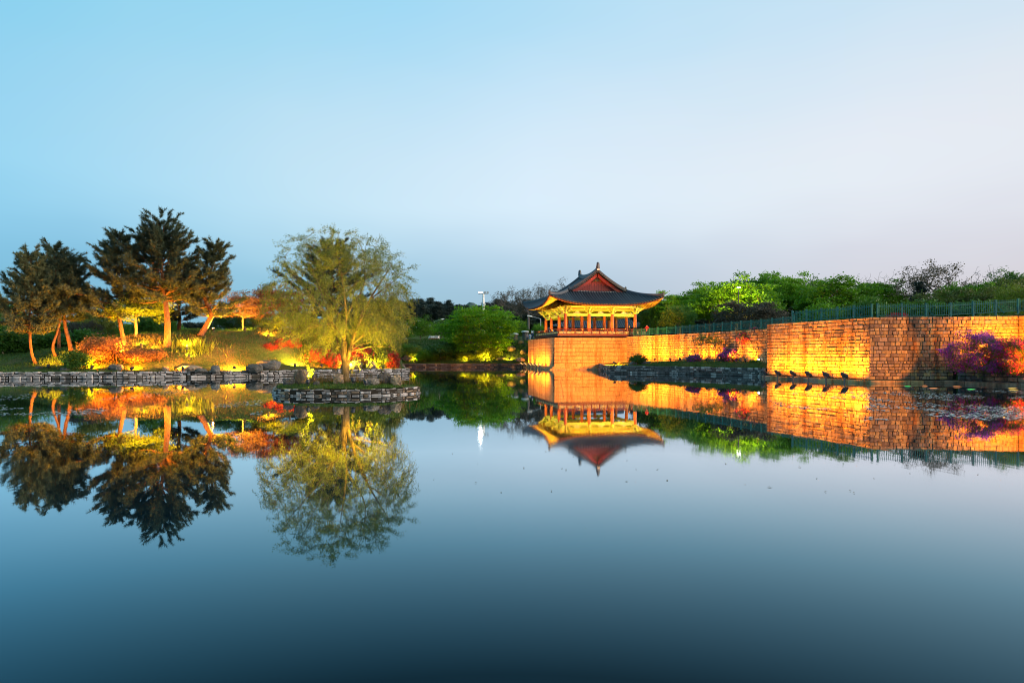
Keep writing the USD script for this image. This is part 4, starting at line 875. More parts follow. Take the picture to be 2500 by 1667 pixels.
def pine(label, trunk_px, d, crown_y, half_l, half_r, seed, r0=.26, dens=1.0, mat_=None, top_taper=.75, branch_el=.25, trunk_jit=.3, n_lvl=17, group=None, full=1.0):
    """a pine from its trunk line in the photograph; half_l, half_r: the crown's reach left and right in pixels"""
    rng = np.random.default_rng(seed); mat_ = mat_ or M_pine
    pts = np.array([P(px, py, d) for px, py in trunk_px]); pts[:, 1] += np.r_[0, np.cumsum(rng.normal(size=len(pts) - 1) * trunk_jit)] * .6
    pts[-1, 2] -= .75; g = float(h_land(pts[0, 0], pts[0, 1])); pts[0, 2] = g - .15
    t = thing('pine_tree', label, 'pine tree', (pts[0, 0], pts[0, 1], g), group)
    s = np.linspace(0, 1, 30); L_ = np.r_[0, np.cumsum(np.linalg.norm(np.diff(pts, axis=0), axis=1))]; L_ /= L_[-1]
    from scipy.interpolate import PchipInterpolator
    cur = PchipInterpolator(L_, pts)(s); rad = r0 * (1 - s * .86); rad[0] *= 1.35; rad[1] *= 1.1
    wood = MB().tube(cur, rad, 9); zc = CAM_Z - (crown_y + 18 - HORIZON) * d / FPX; ztop = cur[-1, 2]; k = d / FPX
    needles_c, needles_d = [], []; P0, P1, R0, R1 = [], [], [], []
    for lv in range(n_lvl):
        q = (lv + rng.uniform(0, .7)) / n_lvl; z = zc + (ztop - zc) * q; i = min(int(np.searchsorted(cur[:, 2], z)), 29); base = cur[i]
        nb = int(rng.integers(4, 7)); a0 = rng.uniform(0, 6.28)
        for b in range(nb):
            az = a0 + b * 6.28 / nb + rng.uniform(-.4, .4); cx = math.cos(az); reach = (half_r if cx > 0 else half_l) * k * 1.30
            prof = (min(1, .62 + q * 1.6) if q < .25 else 1.0) * (1 - max(0, q - .15) / .85 * top_taper) ** 1.0
            ln = reach * prof * rng.uniform(.62, 1.12); 
            if ln < .35: ln = .35
            el = branch_el * rng.uniform(-.6, 1.0) + q * .75; h = np.array([math.cos(az), math.sin(az), 0])
            n = 7; u = np.linspace(0, 1, n); br = base + h * (ln * u)[:, None] * math.cos(el) + UZ * (ln * (u * math.sin(el) - .10 * u + .26 * u ** 2.6))[:, None]
            br[1:] += rng.normal(size=(n - 1, 3)) * .03 * ln; rr = np.linspace(max(.018 + .012 * ln, .02), .010, n)
            P0.append(br[:-1]); P1.append(br[1:]); R0.append(rr[:-1]); R1.append(rr[1:])
            m = max(4, int(ln * 7.5 * dens))
            for j in range(m):                        # side twigs carrying needle brushes
                uu = rng.uniform(.22, 1.0); pt = np.array([np.interp(uu, u, br[:, e]) for e in range(3)])
                side = np.cross(h, UZ) * rng.choice([-1, 1]); td = unit(h * rng.uniform(.3, 1) + side * rng.uniform(.1, 1.1) * (1.15 - uu) + UZ * rng.uniform(.05, .75)); tl = rng.uniform(.35, .85) * min(1., .5 + ln / 4)
                P0.append(pt[None]); P1.append((pt + td * tl)[None]); R0.append([.010]); R1.append([.005])
                nn = int(48 * full); uq = rng.uniform(.1, 1.05, nn); needles_c.append(pt + td * tl * uq[:, None]); needles_d.append(unit(td * rng.uniform(.35, .9, (nn, 1)) + unit(rng.normal(size=(nn, 3))) * .75))
    wood.add(*frusta(np.vstack(P0), np.vstack(P1), np.concatenate(R0), np.concatenate(R1), 4))
    part(t, 'trunk', wood, M_pinebark)
    c, dd = np.vstack(needles_c), np.vstack(needles_d); ln = rng.uniform(.20, .38, (len(c), 1)); sd = unit(np.cross(dd, rng.normal(size=dd.shape))) * .025
    v = np.stack([c - sd, c + sd, c + dd * ln], 1).reshape(-1, 3); part(t, 'crown', (v, np.arange(len(v)).reshape(-1, 3)), mat_)
    return t

# tall pines on the left bank, from left to right
pine('slim leftmost pine with a bare bent trunk on the grassy bank', [(87, 882), (79, 860), (82, 820), (80, 760), (84, 700), (79, 612)], 63.5, 800, 66, 62, 101, .15, 1.0, n_lvl=18)
pine('thin leaning pine second from left, its trunk beside a darker one', [(137, 875), (127, 845), (131, 810), (137, 770), (134, 700), (128, 640)], 64.5, 770, 52, 50, 102, .13, .8, n_lvl=12)
pine('dark-trunked pine just behind the second pine from left', [(143, 868), (141, 830), (143, 770), (138, 700), (131, 597)], 68., 760, 66, 72, 103, .16, .9, mat_=M_pine, n_lvl=15)
pine('pine with a trunk leaning right at its foot, third pale trunk from left', [(175, 864), (166, 830), (155, 790), (153, 740), (150, 680), (146, 608)], 65.5, 770, 66, 64, 104, .20, 1.0, n_lvl=16)
pine('tall pine behind the orange-lit bush, its trunk curving left as it rises', [(305, 840), (295, 800), (288, 760), (289, 700), (290, 640), (286, 566)], 66.5, 765, 100, 66, 105, .22, 1.0, n_lvl=18, top_taper=.8)
pine('biggest pine with thick straight orange-lit trunk and broad spreading crown', [(408, 847), (407, 800), (404, 765), (398, 720), (391, 650), (387, 600), (384, 552)], 66.8, 725, 98, 98, 106, .33, 1.05, n_lvl=19, top_taper=.62, branch_el=.45)
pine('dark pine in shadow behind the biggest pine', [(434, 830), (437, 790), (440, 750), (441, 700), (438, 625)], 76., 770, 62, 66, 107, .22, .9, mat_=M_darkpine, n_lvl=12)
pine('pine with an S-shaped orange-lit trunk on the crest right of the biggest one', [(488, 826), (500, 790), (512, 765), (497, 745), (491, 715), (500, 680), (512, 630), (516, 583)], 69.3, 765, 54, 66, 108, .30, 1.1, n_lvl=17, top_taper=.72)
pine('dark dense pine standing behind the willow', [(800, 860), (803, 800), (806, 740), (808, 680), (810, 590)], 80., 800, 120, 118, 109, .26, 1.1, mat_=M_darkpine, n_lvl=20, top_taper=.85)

# the willow on the islet
def willow():
    rng = np.random.default_rng(77); d = 38.8; base = P(843, 928, d); base[2] = islet_z(base[0], base[1])
    t = thing('willow_tree', 'willow with forked yellow-lit trunk and round airy crown on the islet', 'willow', base)
    z5 = lambda zx, zy, dd=0: P(560 + zx / 3.408, 540 + zy / 3.408, d + dd)
    main = [base - UZ * .1, z5(960, 1200), z5(952, 1090), z5(958, 1000)]
    limbs = [([z5(958, 1000), z5(915, 915), z5(850, 840), z5(790, 750), z5(730, 680), z5(640, 570, -.4), z5(540, 460, -.8), z5(440, 360, -1)], .085),
             ([z5(850, 840), z5(850, 790), z5(795, 690, .4), z5(740, 520, .6), z5(650, 330, .8), z5(590, 200, .6)], .05),
             ([z5(958, 1000), z5(965, 880), z5(975, 800), z5(1010, 720), z5(1080, 620, .3), z5(1130, 470, .5), z5(1120, 300, .7), z5(1080, 180, .7)], .075),
             ([z5(975, 800), z5(960, 640, -.6), z5(930, 430, -.9), z5(880, 260, -.9)], .045),
             ([z5(975, 1255), z5(985, 1150), z5(1010, 1050), z5(1050, 920), z5(1110, 780), z5(1170, 650, -.3), z5(1250, 520, -.5), z5(1310, 430, -.7), z5(1350, 370, -.8)], .10),
             ([z5(1050, 920), z5(1140, 690, .5), z5(1290, 560, 1), z5(1390, 480, 1.2), z5(1430, 440, 1.2)], .05),
             ([z5(1020, 1030), z5(1100, 960), z5(1180, 900, -.4), z5(1260, 840, -.6), z5(1340, 760, -.7)], .04),
             ([z5(1005, 1085), z5(1100, 1060), z5(1200, 1040, -.5), z5(1320, 1045, -.8), z5(1400, 1075, -1)], .04),
             ([z5(1000, 1095), z5(1080, 1030, .6), z5(1200, 1010, 1), z5(1280, 1030, 1.2)], .03),
             ([z5(930, 1110, .3), z5(900, 1000, .7), z5(870, 900, 1.0), z5(700, 880, 1.3), z5(540, 900, 1.5)], .04),
             ([z5(850, 860), z5(700, 880, -1), z5(560, 960, -1.4), z5(420, 1010, -1.6)], .03)]
    w = MB().tube(main, [.26, .19, .17, .16], 10).tube([base + np.array([.05, 0, -.1]), z5(985, 1150), z5(1010, 1050)], [.16, .115, .11], 8)
    nodes = [np.array(main)]
    for pts, r in limbs:
        pts = np.array(pts); s = np.linspace(0, 1, len(pts)); ss = np.linspace(0, 1, len(pts) * 3)
        from scipy.interpolate import PchipInterpolator
        c = PchipInterpolator(s, pts)(ss); w.tube(c, r * 1.1 * (1 - .93 * ss) + .005, 7); nodes.append(c[4:])
    A = np.vstack(nodes); c0 = P(828, 722, d); tg = []
    while len(tg) < 780:                               # points through the round crown, thicker towards its skin
        p = rng.normal(size=3); p /= np.linalg.norm(p); k = rng.uniform(.22, 1.0) ** .48 * (1 + .03 * math.sin(4 * math.atan2(p[2], p[0])))
        q = c0 + p * k * np.array([4.25, 3.5, 3.7])
        if q[2] < 1.3 or (q[2] < 3.2 and rng.random() < .55): continue
        tg.append(q)
    tg = np.array(tg); tg = tg[np.argsort(np.linalg.norm(tg - A.mean(0), axis=1))]; B = list(A); seg0, seg1, tips = [], [], []
    B = np.vstack([A, np.zeros((len(tg) * 6, 3))]); nB = len(A)
    for q in tg:
        dv = q - B[:nB]; D = np.linalg.norm(dv, axis=1) + .5 * np.maximum(B[:nB, 2] - q[2], 0); i = int(np.argmin(D)); p = B[i]; D = np.linalg.norm(q - p); k = int(np.clip(D / .35, 1, 6)); c = (p + q) / 2 + UZ * .12 * D + rng.normal(size=3) * .06 * D; prev = p
        for s in range(1, k + 1):
            u = s / k; x = (1 - u) ** 2 * p + 2 * u * (1 - u) * c + u * u * q; seg0.append(prev); seg1.append(x); B[nB] = x; nB += 1; prev = x
        tips.append(q)
    w.add(*frusta(seg0, seg1, np.full(len(seg0), .013), np.full(len(seg0), .009), 4))
    tc, td = [], []; s0, s1 = [], []
    for q in np.array(tips):                            # arching twigs that hang at their ends, with narrow leaves
        out = q - c0; rel = out / np.array([4.15, 3.5, 3.75]); rr = np.linalg.norm(rel); oh = unit(np.r_[out[:2], .2])
        for _ in range(3):
            dirn = unit(oh * .9 + rng.normal(size=3) * .45 + UZ * (.55 if rel[2] > .2 else .0)); ln = rng.uniform(.40, .75) * (1.5 if rel[2] < .1 else 1.); n = 6; x = q.copy(); dcur = dirn; prev = x
            for s in range(n):
                dcur = unit(dcur + np.array([0, 0, -.15 - .25 * (rel[2] < .25)])); x = prev + dcur * ln / n; s0.append(prev); s1.append(x)
                m = 6; uu = rng.random((m, 1)); tc.append(prev + (x - prev) * uu + rng.normal(size=(m, 3)) * .065); td.append(np.repeat(dcur[None], m, 0) + rng.normal(size=(m, 3)) * .55); prev = x
    w.add(*frusta(s0, s1, np.full(len(s0), .006), np.full(len(s0), .004), 3))
    part(t, 'trunk', w, M_willowbark)
    v, f = leaves(np.vstack(tc), rng, .075, .034, .5, np.vstack(td)); part(t, 'crown', (v, f), M_willow)
    hang = []; hd = []                                  # long strands trailing down at the lower left and right
    for px, y0, y1 in ((745, 830, 905), (750, 850, 930), (738, 830, 880), (930, 860, 905), (935, 850, 890), (922, 850, 880), (905, 830, 880), (760, 900, 925), (915, 840, 895), (940, 840, 875)):
        n = int((y1 - y0) * 2.2); yy = np.linspace(y0, y1, n); q = np.array([P(px + 2.5 * math.sin(y * .12) + (y - y0) * .08, y, d - 1.2) for y in yy]); hang.append(q + rng.normal(size=q.shape) * .04); hd.append(rng.normal(size=q.shape) * .5 + [0, 0, -1])
    v, f = leaves(np.vstack(hang), rng, .13, .05, .5, np.vstack(hd)); part(t, 'hanging_strands', (v, f), M_willow)
willow()

# ------------------------------------------------------------------ kinds of tree and bush, built once and copied
def kind_tree(name, H, R, crown_low, tr, n, per, ll, lw, lm, bm, **k):
    c = kind_class(name); broadleaf(c, sum(map(ord, name)), H, R, crown_low, tr, n, per, ll, lw, lm, bm, **k); return (c, H, R)
K = {}
K['zelkova'] = kind_tree('zelkova', 8, 5, 1.6, .22, 230, 60, .34, .20, M_green, M_bark, layered=True, spread=.50, flat=.34, lo=-.25)
K['zelkova_b'] = kind_tree('zelkova_b', 8, 5, 1.2, .22, 240, 60, .34, .20, M_green, M_bark, layered=True, spread=.48, flat=.38, lo=-.3, lean=.4)
K['deep'] = kind_tree('deep', 8, 4.4, 1.2, .22, 220, 60, .34, .20, M_deep, M_bark, spread=.52, flat=.6, lo=-.45)
K['olive'] = kind_tree('olive', 4, 4.2, .5, .14, 220, 46, .26, .15, M_olive, M_bark, layered=True, spread=.42, flat=.34, lo=-.3)
K['brown'] = kind_tree('brown', 4, 4.2, .4, .14, 240, 46, .26, .15, M_brownleaf, M_bark, spread=.40, flat=.4, lo=-.35)
K['yellow'] = kind_tree('yellow', 4, 3.4, .4, .12, 200, 48, .24, .13, M_yellow, M_bark, spread=.42, flat=.6, lo=-.5)
K['fresh'] = kind_tree('fresh', 6, 2.8, .8, .14, 150, 48, .28, .16, M_green, M_bark, spread=.42, flat=.7, lo=-.7, shell=.35)
K['sparse'] = kind_tree('sparse', 11, 6, 2.4, .32, 190, 26, .30, .17, M_brownleaf, M_greytwig, spread=.42, flat=.55, lo=-.35, shell=.30)
K['bare'] = kind_tree('bare', 9, 4.2, 2.2, .22, 330, 1, .10, .05, M_brownleaf, M_greytwig, spread=.1, lo=-.25, shell=.25)
K['bush'] = kind_tree('bush', 2, 1.5, .15, .05, 130, 48, .17, .10, M_deep, M_bark, spread=.22, flat=.8, lo=-.7)
K['bush_green'] = kind_tree('bush_green', 2, 1.5, .15, .05, 130, 48, .17, .10, M_green, M_bark, spread=.22, flat=.8, lo=-.7)
K['bush_yellow'] = kind_tree('bush_yellow', 2, 1.5, .15, .05, 130, 44, .17, .10, M_yellow, M_bark, spread=.24, flat=.8, lo=-.7)
K['red'] = kind_tree('red_azalea', 1.6, 1.5, .1, .04, 150, 46, .12, .09, M_redbloom, M_bark, spread=.20, flat=.6, lo=-.6)
def forest_pine(name, seed, lm, H=10, R=2.6):
    rng = np.random.default_rng(seed); c = kind_class(name); wood = MB().tube([(0, 0, -.3), (.1, 0, H * .5), (0, .1, H)], [.22, .14, .03], 7); C, D = [], []
    for lv in range(15):
        q = lv / 15; z = H * (.30 + .69 * q)
        for b in range(5):
            az = rng.uniform(0, 6.28); ln = R * (1 - q * .8) * rng.uniform(.6, 1.1); h = np.array([math.cos(az), math.sin(az), 0]); e = np.array([0, 0, z]) + h * ln + UZ * ln * (.1 + .4 * q); wood.tube([(0, 0, z), e], [.05, .015], 4, False)
            n = int(60 * ln); u = rng.uniform(.2, 1.05, (n, 1)); C.append(np.array([0, 0, z]) + (e - [0, 0, z]) * u + rng.normal(size=(n, 3)) * [.28, .28, .14]); D.append(unit(h * .8 + rng.normal(size=(n, 3)) * .7 + UZ * .4))
    part(c, 'trunk', wood, M_pinebark, local=True); C, D = np.vstack(C), np.vstack(D); v, f = leaves(C, rng, .55, .13, .5, D); part(c, 'crown', (v, f), lm, local=True); return (c, H, R)
K['pine'] = forest_pine('forest_pine', 5, M_darkpine); K['pine_b'] = forest_pine('forest_pine', 6, M_darkpine, 10, 3.4)
rt = np.random.default_rng(99)
def place(kind, name, label, cat, px, py_top, half, d, group=None, py_base=None, sink=.1):
    c, H, R = K[kind]; x = X(px, d); z = float(h_land(x, d)) - sink; top = CAM_Z - (py_top - HORIZON) * d / FPX
    s = half * d / FPX / R; return copy_of(c, name, label, cat, (x, d, z), rt.uniform(0, 360), (s, s * rt.uniform(.9, 1.1), max((top - z) / (H * .97), .15)), group)
TREES = [  # kind, label, pixel x, top y, half width in pixels, depth
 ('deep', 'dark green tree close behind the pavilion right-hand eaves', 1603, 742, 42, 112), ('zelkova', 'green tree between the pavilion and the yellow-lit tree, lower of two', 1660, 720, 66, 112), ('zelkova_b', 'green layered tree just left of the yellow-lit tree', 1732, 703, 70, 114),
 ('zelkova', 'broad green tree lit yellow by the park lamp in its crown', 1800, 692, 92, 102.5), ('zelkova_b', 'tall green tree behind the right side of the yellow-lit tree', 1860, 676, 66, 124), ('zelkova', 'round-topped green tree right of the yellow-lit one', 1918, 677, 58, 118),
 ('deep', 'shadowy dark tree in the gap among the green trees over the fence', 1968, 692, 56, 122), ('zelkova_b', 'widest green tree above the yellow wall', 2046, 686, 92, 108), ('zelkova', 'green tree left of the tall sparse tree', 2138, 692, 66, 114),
 ('sparse', 'tall sparse tree with open grey branches rising over all the right-hand trees', 2280, 640, 98, 108), ('bare', 'leafless tree right of the tall sparse tree', 2412, 655, 58, 118), ('bare', 'leafless treetop left of the tall sparse tree', 2166, 670, 46, 126), ('bare', 'leafless treetop behind the widest green tree, right one', 2112, 674, 42, 130), ('bare', 'leafless treetop behind the widest green tree, left one', 2040, 675, 40, 132),
 ('pine', 'small dark conifer at the foot of the tall sparse tree', 2246, 690, 34, 100), ('zelkova', 'flat-topped green tree below the tall sparse tree', 2335, 700, 54, 100), ('zelkova_b', 'flat-topped green tree below the leafless tree', 2402, 698, 60, 98), ('deep', 'dark green tree at the right edge of the view', 2468, 672, 62, 100),
 ('fresh', 'bright green young tree left of the round tree', 1026, 778, 32, 140), ('fresh', 'green tree behind the yellow-lit bushes right of the willow', 970, 800, 34, 125), ('fresh', 'young tree left of the pale-capped pillars', 1268, 785, 24, 142), ('fresh', 'small young tree beside the street lamp by the pavilion', 1316, 793, 18, 142), ('fresh', 'thin young tree at the right edge of the round tree', 1245, 786, 16, 146),
 ('deep', 'dark tree behind the white building', 1078, 785, 30, 150), ('sparse', 'open-branched tree behind the pavilion, nearest the eaves', 1345, 690, 48, 165), ('sparse', 'open-branched tree behind the pavilion, middle of three', 1290, 700, 46, 172), ('sparse', 'open-branched tree behind the pavilion, leftmost of three', 1236, 706, 44, 180),
 ('olive', 'golden-lit dense tree on the mound crest left of the reddish maple', 618, 742, 40, 80), ('deep', 'dark tree closing the gap behind the S-shaped pine', 560, 765, 46, 88), ('deep', 'dark tree closing the gap behind the biggest pine', 385, 752, 46, 90), ('olive', 'olive tree filling the gap left of the tall curving pine', 232, 748, 50, 86), ('brown', 'brownish tree low between the third and fourth pines', 200, 790, 40, 80), ('yellow', 'yellowish tree low behind the reddish maple', 640, 775, 40, 84),
 ('fresh', 'bright green tree at the far left edge behind the pines', 8, 742, 52, 98), ('deep', 'dark tree behind the leftmost pine', 75, 772, 52, 102), ('zelkova', 'green tree seen between the second and third pine trunks', 165, 788, 52, 104), ('deep', 'dark tree behind the orange-lit bush', 245, 775, 54, 106), ('zelkova', 'green tree behind the tall curving pine', 335, 790, 54, 104),
 ('zelkova_b', 'low green tree seen under the biggest pine', 445, 806, 46, 100), ('zelkova', 'low green tree seen beneath the S-shaped pine', 530, 806, 46, 100), ('yellow', 'yellow-green tree behind the willow on its left side', 708, 770, 60, 75), ('yellow', 'yellow-green tree behind the willow trunk', 790, 790, 60, 78), ('yellow', 'yellow-green tree behind the willow on its right side', 880, 785, 62, 79), ('olive', 'olive tree right of the willow crown', 940, 745, 52, 98)]
for k, lab, px, py, hw, d in TREES: place(k, {'bare': 'bare_tree', 'pine': 'pine_tree', 'sparse': 'sparse_tree'}.get(k, 'leafy_tree'), lab, 'tree', px, py, hw, d)
BUSHES = [
 ('brown', 'dark brownish bush in front of the yellow-lit tree', 1828, 742, 76, 90), ('deep', 'dark rounded bush at the fence right of the pavilion', 1655, 750, 38, 92), ('olive', 'olive bush behind the fence below the tall sparse tree', 2300, 722, 78, 82), ('olive', 'olive bush behind the fence, second from the right edge', 2392, 714, 66, 80), ('olive', 'wide olive bush in the top right corner of the greenery', 2476, 692, 56, 84), ('yellow', 'yellowish bush at the right end of the fence', 2484, 704, 56, 74),
 ('bush', 'low dark bush behind the fence over the wall corner', 2120, 738, 50, 74), ('bush_green', 'low green bush behind the fence left of the wall corner', 2015, 748, 56, 80), ('bush', 'low dark bush behind the fence in the middle of the dark wall', 2235, 742, 70, 74), ('bush', 'low bush behind the fence over the purple bush', 2370, 742, 66, 72), ('red', 'pinkish shrub low behind the fence right of the wall corner', 2190, 766, 22, 62),
 ('bush', 'dark bush on the shore left of the round tree', 1075, 846, 46, 114), ('bush', 'dark bush against the left side of the round tree', 1108, 838, 34, 119), ('bush_green', 'green leafy bush at the water left of the dark bush', 1038, 858, 24, 112), ('bush_yellow', 'yellow-lit bush at the foot of the round tree, left one', 1135, 862, 20, 113.4), ('bush_yellow', 'yellow-lit bush at the foot of the round tree, right one', 1190, 850, 26, 113.8), ('bush_yellow', 'yellow-lit bush higher on the slope right of the round tree', 1216, 826, 26, 119),
 ('bush_yellow', 'yellow-lit bush behind the pink azalea', 1012, 850, 22, 113), ('bush_green', 'green bush right of the willow strands', 975, 842, 42, 114), ('bush_yellow', 'yellow-green bush close right of the willow', 940, 842, 34, 100), ('bush', 'dark bush behind the red banner', 1062, 826, 36, 138), ('bush', 'low dark bush on the slope top between round tree and pillars', 1228, 818, 22, 136),
 ('bush', 'dark undergrowth bush at the far left edge', 12, 806, 62, 74), ('bush', 'dark undergrowth bush behind the leftmost pine trunk', 72, 818, 48, 76), ('bush', 'dark undergrowth bush between the leaning pine trunks', 140, 822, 46, 78), ('bush', 'dark undergrowth bush left of the tall curving pine', 212, 812, 48, 78), ('bush_green', 'green bush low behind the tall curving pine', 300, 822, 40, 84), ('bush_green', 'green bush low behind the biggest pine', 385, 820, 40, 84),
 ('bush', 'dark leafy bush hanging over the bank edging left of the orange bush', 192, 862, 30, 62.0), ('bush', 'dark low bush on the ledge at the foot of the orange striped wall', 1556, 868, 22, 80), ('bush', 'small dark bush behind the starry lamp on the ledge', 1843, 880, 14, 69)]
for k, lab, px, py, hw, d in BUSHES: place(k, 'shrub', lab, 'shrub', px, py, hw, d)
place('bush_yellow', 'azalea_bush', 'yellow-lit azalea behind the hanging willow strands', 'azalea', 925, 860, 24, 73.8)
# the round green tree, the maples and the bare leaning tree, each its own shape
def own_tree(name, label, px, d, seed, top_py, half_px, crown_low, tr, n, per, ll, lw, lm, bm, **k):
    x = X(px, d); z = float(h_land(x, d)); H = CAM_Z - (top_py - HORIZON) * d / FPX - z; t = thing(name, label, 'tree', (x, d, z))
    broadleaf(t, seed, H, half_px * d / FPX, crown_low, tr, n, per, ll, lw, lm, bm, local=True, **k); return t
own_tree('leafy_tree', 'broad round green tree on the far shore, yellow-lit underneath', 1163, 116, 31, 753, 87, .6, .26, 520, 56, .34, .20, M_bright, M_bark, layered=True, spread=.50, flat=.30, lo=-.75, lean=.2, shell=.62)
own_tree('leafy_tree', 'yellow-green lit tree with forked pale trunk between two pines', 331, 68, 32, 722, 62, 1.0, .14, 240, 50, .20, .11, M_yellow, M_bark, layered=True, spread=.40, flat=.35, lo=-.3)
own_tree('leafy_tree', 'vase-shaped bronze tree on the mound crest beside the S-shaped pine', 592, 73, 33, 716, 46, .5, .10, 240, 30, .17, .09, M_orangeleaf, M_bark, layered=True, spread=.32, flat=.4, lo=-.3)
own_tree('maple_tree', 'reddish maple behind the left of the willow', 668, 77, 34, 706, 62, .9, .14, 300, 42, .19, .11, M_redleaf, M_bark, layered=True, spread=.38, flat=.35, lo=-.4)
own_tree('shrub', 'orange-lit bush with a lamp at its foot, left of the bare shrub', 243, 63.9, 35, 830, 40, .1, .04, 300, 60, .12, .07, M_orangeleaf, M_bark, spread=.28, flat=.9, lo=-.95)
own_tree('shrub', 'orange-lit bush with a lamp at its foot, right of the bare shrub', 345, 64.0, 36, 862, 42, .1, .04, 300, 56, .12, .07, M_orangeleaf, M_bark, spread=.24, flat=.9, lo=-.95)
own_tree('shrub', 'bare spreading orange-lit shrub with many fine branches', 284, 63.2, 37, 818, 42, .35, .06, 420, 6, .08, .04, M_orangeleaf, M_pinebark, spread=.16, lo=.0, shell=.4)
x, d = X(1762, 75.0), 75.0; z = float(h_land(x, d)); t = thing('leaning_tree', 'small leaning tree with thin dark crown against the orange striped wall', 'tree', (x, d, z)); rng = np.random.default_rng(8)
tr_ = [P(1764, 884, d), P(1752, 862, d), P(1738, 842, d - .3)]; T = dome_points(rng, 130, P(1725, 832, d - .3), (1.7, 1.2, .75), -.6, .2); w_, tp_, _ = grow(rng, [tr_[0] - UZ * .6] + tr_, .10, T, .012, step=.25); v, f = clumps(rng, tp_, 12, .14, .13, .07)
part(t, 'trunk', w_, M_bark); part(t, 'crown', (v, f), M_deep)
part(t, 'second_stem', MB().tube([P(1764, 884, d) - UZ * .6, P(1757, 858, d + .2), P(1746, 836, d + .4), P(1738, 826, d + .4)], [.08, .06, .045, .02], 7), M_bark)
# flowering bushes on the ledge and terrace
def bloom(label, px, py_top, py_base, half, d, seed, bloom_mat, part_leaf, dense=1.0, z=None, n=150):
    x = X(px, d); zb = float(h_land(x, d)) if z is None else z; top = CAM_Z - (py_top - HORIZON) * d / FPX; H = top - zb; R = half * d / FPX; rng = np.random.default_rng(seed)
    t = thing('azalea_bush', label, 'azalea', (x, d, zb)); T = dome_points(rng, int(n * dense), np.array([0, 0, H * .45]), (R, R * .8, H * .55), -.8, .55)
    w, tips, _ = grow(rng, [(0, 0, -.2), (0, 0, H * .2)], .05, T, .006, step=.2); part(t, 'stems', w, M_bark, local=True); s = max(.12, R * .10)
    v, f = clumps(rng, tips * [.96, .96, .98], 30, s, .10, .055, .8); part(t, 'foliage', (v, f), part_leaf, local=True)
    v, f = clumps(rng, tips[rng.random(len(tips)) < .82] * 1.02, 30, s * .8, .085, .075, .8); part(t, 'blossoms', (v, f), bloom_mat, local=True)
bloom('big purple flowering azalea hanging over the dark wall at the right', 2388, 812, 915, 62, 49.0, 41, M_purple, M_deep, 2.4, z=.7)
bloom('red-lit azalea glowing orange at the right edge of the view', 2462, 826, 915, 58, 48.2, 42, M_magenta, M_deep, 2.4, z=.9)
bloom('small round purple azalea on the ledge, left of the leaning tree', 1694, 868, 890, 15, 75.5, 43, M_purple, M_deep, .8)
bloom('larger purple azalea on the ledge beside the starry lamp', 1788, 852, 890, 28, 73.2, 44, M_purple, M_deep, 1.2)
bloom('reddish lit azalea between the purple one and the tall yellow wall', 1836, 850, 890, 28, 71.0, 45, M_magenta, M_olive, 1.1)
bloom('small pink azalea on the far shore left of the green leafy bush', 996, 868, 884, 14, 112.2, 46, M_pink, M_green, .7)

bloom('dark crimson azalea left of the willow trunk, largest of the red row', 700, 850, 892, 40, 72.0, 51, M_redbloom, M_redleaf, 1.6)
bloom('crimson azalea at the far left end of the red row', 662, 862, 892, 22, 70.5, 52, M_redbloom, M_redleaf, 1.0)
bloom('orange-lit red azalea directly left of the willow trunk', 772, 852, 892, 36, 71.6, 53, M_redbloom, M_redleaf, 1.5)
bloom('small deep red azalea just behind the willow trunk', 820, 864, 892, 24, 71.4, 54, M_redbloom, M_redleaf, 1.0)
bloom('bright red azalea just right of the willow trunk', 880, 848, 890, 38, 73.0, 55, M_redbloom, M_redleaf, 1.5)
bloom('dark red azalea at the right end of the red row', 955, 860, 890, 18, 74.0, 56, M_redbloom, M_redleaf, .9)

# ------------------------------------------------------------------ rocks
def boulder(label, px, py, w, h, d=None, seed=0, m=None, sink=.25):
    p = on_ground(px, py) if d is None else G(px, d); k = p[1] / FPX; rng = np.random.default_rng(seed); v, f = rock(rng, (w * k, w * k * .8, h * k * 1.25), seed)
    single('rock', (v + p + UZ * h * k * .625 * (1 - sink * 2), f), m or M_rock, label, 'rock', smooth=22)
boulder('dark flat-topped rock below the bare orange shrub', 285, 897, 30, 16, 62.0, 1)
boulder('long slanting rock slab lit orange on the slope', 462, 876, 58, 12, 64.0, 2, M_brown); boulder('pale small flat rock on the bank right of the orange slab', 490, 897, 26, 9, 62.9, 3)
boulder('small orange-lit rock left of the long slab', 405, 894, 16, 12, 62.8, 4, M_brown); boulder('grey rock on the bank in the middle of the mound', 526, 892, 20, 16, 63.6, 5)
boulder('big grey boulder at the right foot of the mound', 652, 890, 46, 22, 67.0, 6); boulder('pointed grey boulder in front of the big one', 622, 896, 38, 18, 65.4, 7); boulder('grey boulder at the left end of the red azaleas', 668, 892, 30, 24, 67.2, 8)
boulder('pale rock half buried in the left lawn', 95, 890, 18, 8, 62.0, 9); boulder('white rock half buried in the lawn near the dark bush', 158, 895, 20, 9, 61.5, 10)
boulder('dark rock beneath the bright red azalea', 868, 886, 30, 22, 71.4, 11); boulder('dark rock right of the willow trunk on the bank', 905, 887, 28, 20, 72.3, 12); boulder('grey rock under the hanging strands', 842, 893, 22, 16, 70.0, 13)
boulder('orange-lit boulder on the slope left of the platform', 1249, 856, 20, 11, None, 14, M_brown); boulder('pale boulder high on the slope left of the platform', 1272, 839, 13, 9, None, 15); boulder('small rock beside the platform corner on the slope', 1277, 864, 14, 11, None, 16, M_brown); boulder('flat rock low on the slope near the small lamps', 1222, 878, 20, 6, None, 17); boulder('rock at the water left of the small tilted lamps', 1270, 884, 22, 9, 112, 18, M_brown)
